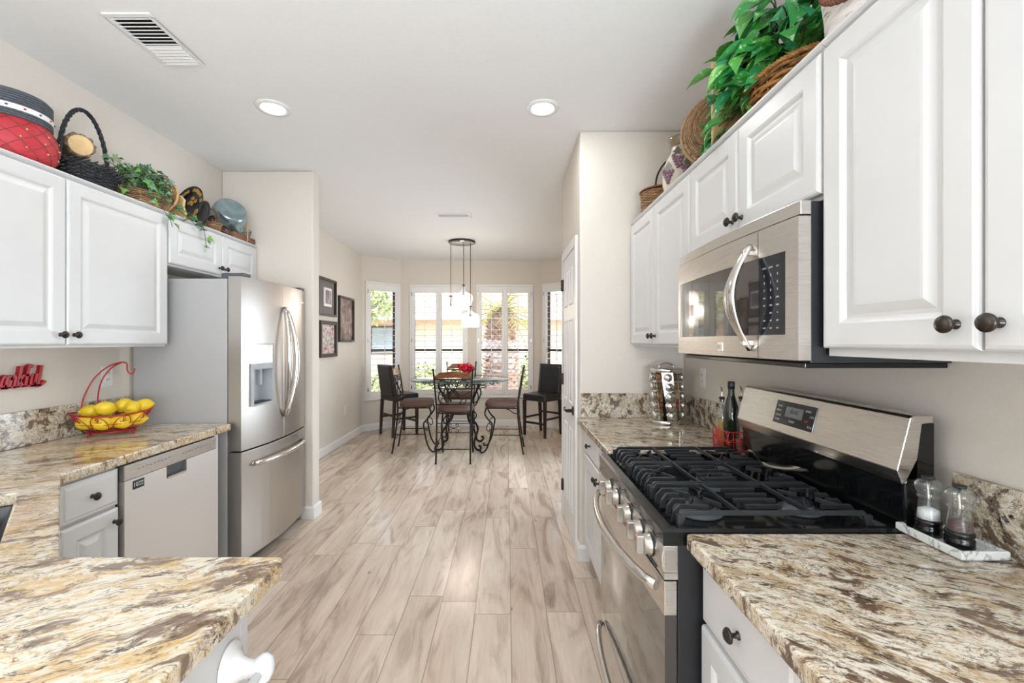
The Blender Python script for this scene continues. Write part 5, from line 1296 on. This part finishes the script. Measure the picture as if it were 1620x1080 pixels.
def let_u(x): stroke([(x, xh), (x, .020), (x+.006, .006), (x+.014, .008), (x+.019, .020)], W_*.85, 0); stroke([(x+.020, xh), (x+.020, .010), (x+.028, .006)], W_, 0); return x+.034
def let_l(x): stroke([(x, asc), (x, .012), (x+.006, .004), (x+.020, .012), (x+.030, .024)], W_, 0); return x+.034
x = 0.068
x = let_t(x)
for f_ in (let_h, let_a, let_n, let_k, let_f, let_u, let_l): x = f_(x)
stroke([(.06, .006), (x-.02, .006)], .008, 0)
sg.build('lettering', M['red'], t, bevel=.0012)

# ================================================================ fruit basket with lemons
FB = Vector((-2.068, 2.285, CT)); fa = math.atan2(.62, .78)
t = thing('fruit_basket', 'red scrolled-wire fruit basket with a banana hook, full of lemons', 'fruit basket', (FB.x, FB.y, CT+.001), fa)
w_ = MB()
el = lambda rx, ry, z, n=48, zz=0: [(rx*math.cos(2*PI*i/n), ry*math.sin(2*PI*i/n), z+zz*math.cos(2*PI*i/n)**2) for i in range(n)]
w_.tube(el(.165, .105, .105, 48, .018), .0038, 6, closed=True); w_.tube(el(.095, .060, .018), .0035, 6, closed=True); w_.tube(el(.135, .085, .060, 48, .006), .0016, 5, closed=True)
for k in range(18):
    a = 2*PI*k/18; p = lambda q, da=0: ((.095+.070*q)*math.cos(a+da), (.060+.045*q)*math.sin(a+da), .018+.087*q+.018*q*q*math.cos(a)**2)
    s_ = 1 if k % 2 else -1
    w_.tube(cr([p(0), p(.3, .10*s_), p(.65, .05*s_), p(.92, -.08*s_), p(.85, -.20*s_), p(.62, -.16*s_), p(.68, -.07*s_)], 4), .0018, 5)
for s in (-1, 1):
    for u_ in (-1, 1): w_.tube([(s*.08, u_*.05, .018), (s*.088, u_*.058, .004)], .0035, 6)
    w_.sphere((s*.088, .058, .005), .0055, 8, 6).sphere((s*.088, -.058, .005), .0055, 8, 6)
for k in range(5): y_ = -.04+.02*k; w_.tube([(-.085*math.cos(y_*12), y_, .018), (.085*math.cos(y_*12), y_, .018)], .0014, 5)
w_.build('wire_bowl', M['redwire'], t)
hk = MB(); hk.tube(cr([(-.125, .055, .100), (-.115, .07, .19), (-.075, .07, .29), (-.02, .055, .350), (.03, .045, .372), (.055, .04, .365), (.058, .036, .33), (.07, .034, .310), (.085, .034, .318), (.088, .034, .340)], 6), .0036, 8)
hk.tube(cr([(-.06, .092, .102), (-.062, .09, .19), (-.045, .08, .28), (-.005, .062, .345), (.035, .045, .372)], 6), .0036, 8)
hk.build('banana_hook', M['redwire'], t)
lm = MB(); Lp = []
for z, r in ((-.045, .002), (-.0435, .006), (-.039, .008), (-.034, .017), (-.025, .0255), (-.012, .0305), (0, .0315), (.012, .0305), (.025, .0255), (.034, .016), (.040, .007), (.044, .0055), (.0455, .001)):
    Lp.append((r, z))
lemon_mesh = None
LEM = [(-.098, -.012, .066, 'at the left end, lower layer'), (-.035, -.050, .062, 'lower layer at the front left'), (.040, -.048, .062, 'lower layer at the front right'), (.100, -.010, .068, 'at the right end, lower layer'),
       (-.030, .022, .058, 'lowest in the middle of the bowl'), (.045, .030, .060, 'lower layer at the back right'), (-.085, .045, .100, 'top layer at the back left, by the hook'),
       (-.022, -.022, .118, 'topmost and front centre'), (.045, .040, .120, 'topmost at the back, right of the hook'), (.082, -.020, .112, 'top right, tip toward the camera'), (.128, .012, .116, 'top layer at the right end')]
rnd = random.Random(9)
for i, (a, b_, z, wh) in enumerate(LEM):
    if lemon_mesh is None:
        o = MB().lathe(Lp, 20).build('lemon', M['lemon']); lemon_mesh = o.data
    else:
        o = bpy.data.objects.new('lemon', lemon_mesh); C.objects.link(o)
    o.scale = (1.12, 1.12, 1.1); z += .006 if z < .08 else .022
    p = Vector((FB.x, FB.y, CT)) + Matrix.Rotation(fa, 3, 'Z') @ Vector((a, b_, z)); o.location = p
    o.rotation_euler = (PI/2+rnd.uniform(-.4, .4), rnd.uniform(-.3, .3), fa+rnd.uniform(.8, 2.2)); 
    if 'tip toward' in wh: o.rotation_euler = (PI/2, 0, fa-.4)
    tag(o, 'yellow lemon in the red wire basket, '+wh, 'lemon', 'lemons in the red basket')

# ================================================================ spice carousel
SC = Vector((.955, 2.615, CT+.001))
t = thing('spice_carousel', 'tall stainless revolving spice carousel in the corner by the pantry wall', 'spice rack', SC)
MB().lathe([(0, 0), (.098, 0), (.100, .004), (.100, .018), (.096, .022), (0, .022)], 48).build('base', M['chrome'], t)
MB().lathe([(0, .302), (.090, .302), (.094, .306), (.094, .322), (.090, .326), (0, .327)], 48).build('top_plate', M['chrome'], t)
MB().tube(cr([(-.045, 0, .326), (-.035, 0, .345), (0, 0, .356), (.035, 0, .345), (.045, 0, .326)], 5), .005, 8).build('handle', M['chrome'], t)
MB().lathe([(0, .022), (.020, .022), (.020, .302), (0, .302)], 20).build('post', M['gap'], t)
view = math.atan2(-SC.y, -SC.x)
cols = [(-1.02, 'left'), (.28, 'centre'), (1.50, 'right'), (-2.35, None)]
names = ['top', 'second from the top', 'middle', 'fourth from the top', 'bottom']
spice = ['#8d8a3a', '#9c5a2c', '#b07a43', '#6d5b38', '#b3713f', '#7a3b22', '#a98a4a', '#54491f', '#bfa06a', '#8a5a34', '#6a6a3a', '#a8462a', '#c4a27a', '#93703f', '#6f4a2c']
spm = [plain('spice_%s' % c[1:], c, .8, nscale=200, var=.3) for c in spice]
for ci, (da, nm) in enumerate(cols):
    slant = .42
    m_ = MB(); L = []
    for j in range(9):
        q = j/8; a = view+da+slant*(q-.5)*-1; z = .022+.28*q; hw = .031
        n_ = Vector((math.cos(a), math.sin(a), 0)); tt = Vector((-math.sin(a), math.cos(a), 0)); c = n_*.074+Vector((0, 0, z))
        L.append([c-tt*hw, c+tt*hw, c+tt*hw-n_*.002, c-tt*hw-n_*.002])
    m_.loops(L); m_.build('slanted_panel', M['chrome'], t)
    if nm is None: continue
    for j in range(5):
        q = (j+.5)/5; a = view+da-slant*(q-.5); z = .022+.28*q; n_ = Vector((math.cos(a), math.sin(a), 0))
        k = names[4-j]
        jr = thing('spice_jar', 'silver-lidded spice jar, %s in the %s column of the carousel' % (k, nm), 'spice jar', SC+n_*.100+Vector((0, 0, z)), 0, 'spice jars in the carousel')
        R3 = n_.to_track_quat('Z', 'Y').to_matrix().to_4x4()
        m_ = MB(); m_.M = R3; m_.lathe([(0, .0), (.0225, 0), (.0235, -.003), (.0235, -.016), (.0215, -.018), (.0215, -.0235), (0, -.0235)][::-1], 24).lathe([(0, .0005), (.018, .0005), (.0185, .0)], 20); m_.build('lid', M['chrome'], jr)
        m_ = MB(); m_.M = R3; m_.lathe([(.020, -.0275), (.0215, -.030), (.0215, -.062), (.019, -.066), (0, -.066)], 20); m_.build('glass_body', spm[(ci*5+j) % 15], jr)

# ================================================================ bottle caddy
BC = Vector((1.015, 1.968, CT+.001))
t = thing('bottle_caddy', 'bright red openwork wire caddy holding three bottles beside the range', 'caddy', BC, math.radians(8))
w_ = MB(); hx, hy = .058, .066
def rr_(hx, hy, z, r=.02): 
    out = []
    for cx, cy, a0 in ((-hx+r, -hy+r, PI), (hx-r, -hy+r, 1.5*PI), (hx-r, hy-r, 0), (-hx+r, hy-r, .5*PI)):
        for k in range(5): a = a0+k*PI/8; out.append((cx+r*math.cos(a), cy+r*math.sin(a), z))
    return out
for z in (.003, .088): w_.tube(rr_(hx, hy, z), .0022, 6, closed=True)
w_.tube(rr_(hx, hy, .045), .0016, 6, closed=True)
rnd = random.Random(6); per = rr_(hx, hy, 0); 
import itertools
def pper(s):
    n = len(per); f = (s % 1)*n; i = int(f); a = Vector(per[i]); b_ = Vector(per[(i+1) % n]); return a.lerp(b_, f-i)
segl = [(Vector(per[(i+1) % len(per)])-Vector(per[i])).length for i in range(len(per))]; tot = sum(segl)
def pat(d):
    d %= tot
    for i, s in enumerate(segl):
        if d <= s: return Vector(per[i]).lerp(Vector(per[(i+1) % len(per)]), d/s)
        d -= s
    return Vector(per[0])
N = 26
for k in range(N):
    d0 = tot*k/N; d1 = d0+rnd.uniform(-.02, .02); zm = rnd.uniform(.03, .06)
    w_.tube([pat(d0)+Vector((0,0,.003)), pat((d0+d1)/2+rnd.uniform(-.006, .006))+Vector((0,0,zm)), pat(d1)+Vector((0,0,.088))], .0016, 5)
    w_.tube([pat(d0)+Vector((0,0,zm)), pat(d0+tot/N)+Vector((0,0,rnd.uniform(.02, .075)))], .0014, 5)
for k in range(5): x_ = -.045+.0225*k; w_.tube([(x_, -hy, .003), (x_, hy, .003)], .0015, 5)
w_.build('wire_body', M['redwire2'], t)
def bottle(label, dx, dy, prof, mat, liq=None, pour=True, h=.25):
    b_ = thing('bottle', label, 'bottle', BC+Vector((dx, dy, .005)))
    bo = MB().lathe(prof, 28).build('glass_body', mat, b_)
    if liq: MB().lathe(liq[0], 24).build('contents', liq[1], b_)
    top = prof[-1][1]
    if pour:
        MB().lathe([(0, top-.012), (.0085, top-.012), (.0095, top), (.013, top+.002), (.013, top+.010), (0, top+.012)], 16).build('stopper', M['blackm'], b_)
        MB().tube(cr([(0, 0, top+.01), (0, 0, top+.035), (-.004, -.003, top+.050), (-.010, -.006, top+.056)], 4), lambda q: .0042-.0018*q, 8).build('pour_spout', M['chrome'], b_)
    else: MB().lathe([(0, top+.004), (.0135, top+.004), (.015, top+.002), (.015, top-.028), (.0125, top-.030)], 20).build('screw_cap', M['blackm'], b_)
bottle('clear oil bottle with steel pour spout, golden oil in the bottom', -.030, .030, [(0, 0), (.024, 0), (.026, .004), (.026, .14), (.021, .165), (.0125, .185), (.0115, .215)], M['jar_glass'], ([(0, .003), (.0235, .004), (.0235, .125), (0, .125)], M['oil']))
bottle('dark green wine-shaped bottle with black cap, tallest in the red caddy', -.004, -.002, [(0, 0), (.031, 0), (.034, .005), (.034, .155), (.030, .185), (.018, .225), (.0135, .245), (.0125, .295)], M['green_glass'], None, False)
bottle('clear bottle with steel pour spout, nearest the range in the red caddy', .024, -.036, [(0, 0), (.025, 0), (.028, .005), (.028, .04), (.024, .10), (.026, .14), (.022, .17), (.0125, .195), (.0115, .225)], M['jar_glass'], ([(0, .003), (.024, .004), (.024, .05), (0, .05)], M['crest']))

# ================================================================ spoon on the grates
t = thing('serving_spoon', 'large stainless spoon rest with curled handle lying on the rear grates', 'spoon', (.915, 1.49, .9615), math.radians(-35))
sp_ = MB(); nU, nV = 18, 10; V = []; F = []
for side in (0, 1):
    for i in range(nU+1):
        q = i/nU; x = -.11+.20*q; wdt = .008+.034*max(0, math.sin(PI*min(1, max(0, (q-.28)/.72))))**.7 if q > .28 else .009+.006*(1-q/.28)
        for j in range(nV+1):
            s = -1+2*j/nV; dpt = .012*(1-s*s)*max(0, math.sin(PI*min(1, max(0, (q-.3)/.7))))
            hz = .013-dpt + (.042*math.sin(PI*min(1, q/.34)) if q < .34 else 0)
            V.append((x, s*wdt, hz+(.0018 if side else 0)))
k = (nU+1)*(nV+1)
for i in range(nU):
    for j in range(nV):
        a = i*(nV+1)+j; F.append((a, a+1, a+nV+2, a+nV+1)); F.append((k+a, k+a+nV+1, k+a+nV+2, k+a+1))
sp_.add(V, F, True); sp_.build('spoon_body', M['chrome'], t)

# ================================================================ salt, pepper and marble tray
t = thing('marble_tray', 'small rectangular white marble tray by the right backsplash', 'tray', (1.053, 1.040, CT+.001), 0)
ou = lambda k, z: [(s1*(.054-k), s2*(.082-k), z) for s1, s2 in ((-1, -1), (1, -1), (1, 1), (-1, 1))]
MB().loops([ou(.004, 0), ou(0, .004), ou(0, .020), ou(.002, .022), ou(.006, .022), ou(.010, .018), ou(.011, .010)], (True, True)).build('tray_body', M['marble'], t, bevel=.0015)
def mill(label, x, y, fillmat, fz):
    b_ = thing('spice_mill', label, 'grinder', (x, y, CT+.0125))
    MB().lathe([(0, 0), (.0255, 0), (.0265, .003), (.0265, .020), (.0245, .0235), (.0255, .027), (.0265, .031), (.0255, .036), (.0235, .038), (0, .038)], 32).build('black_base', M['black'], b_)
    MB().lathe([(.0230, .038), (.0215, .060), (.0185, .083), (.0190, .088), (.0225, .091), (.0225, .095), (.0195, .098), (.0235, .105), (.0270, .114), (.0262, .124), (.0200, .132), (.0125, .135), (.0, .136)], 32).build('glass_body', M['jar_glass'], b_)
    MB().lathe([(0, .0385), (.0215, .0385), (.0200, fz-.004), (.012, fz), (0, fz+.002)], 24).build('contents', fillmat, b_)
    MB().lathe([(0, .136), (.0125, .136), (.013, .138), (.0125, .142), (0, .143)], 24).build('cap', M['blackm'], b_)
    MB().lathe([(0, .038), (.0035, .038), (.0035, .135), (0, .135)], 10).build('spindle', M['chrome'], b_)
mill('clear salt mill with black base, white salt inside, rear one on the marble tray', 1.036, 1.072, plain('coarse_salt', '#ffffff', .6, nscale=300, var=.05, bmp=.5), .064)
mill('clear pepper mill with black base, peppercorns inside, front one on the marble tray', 1.044, 1.006, plain('peppercorns', '#5c3524', .6, nscale=420, var=.95, bmp=.9), .060)
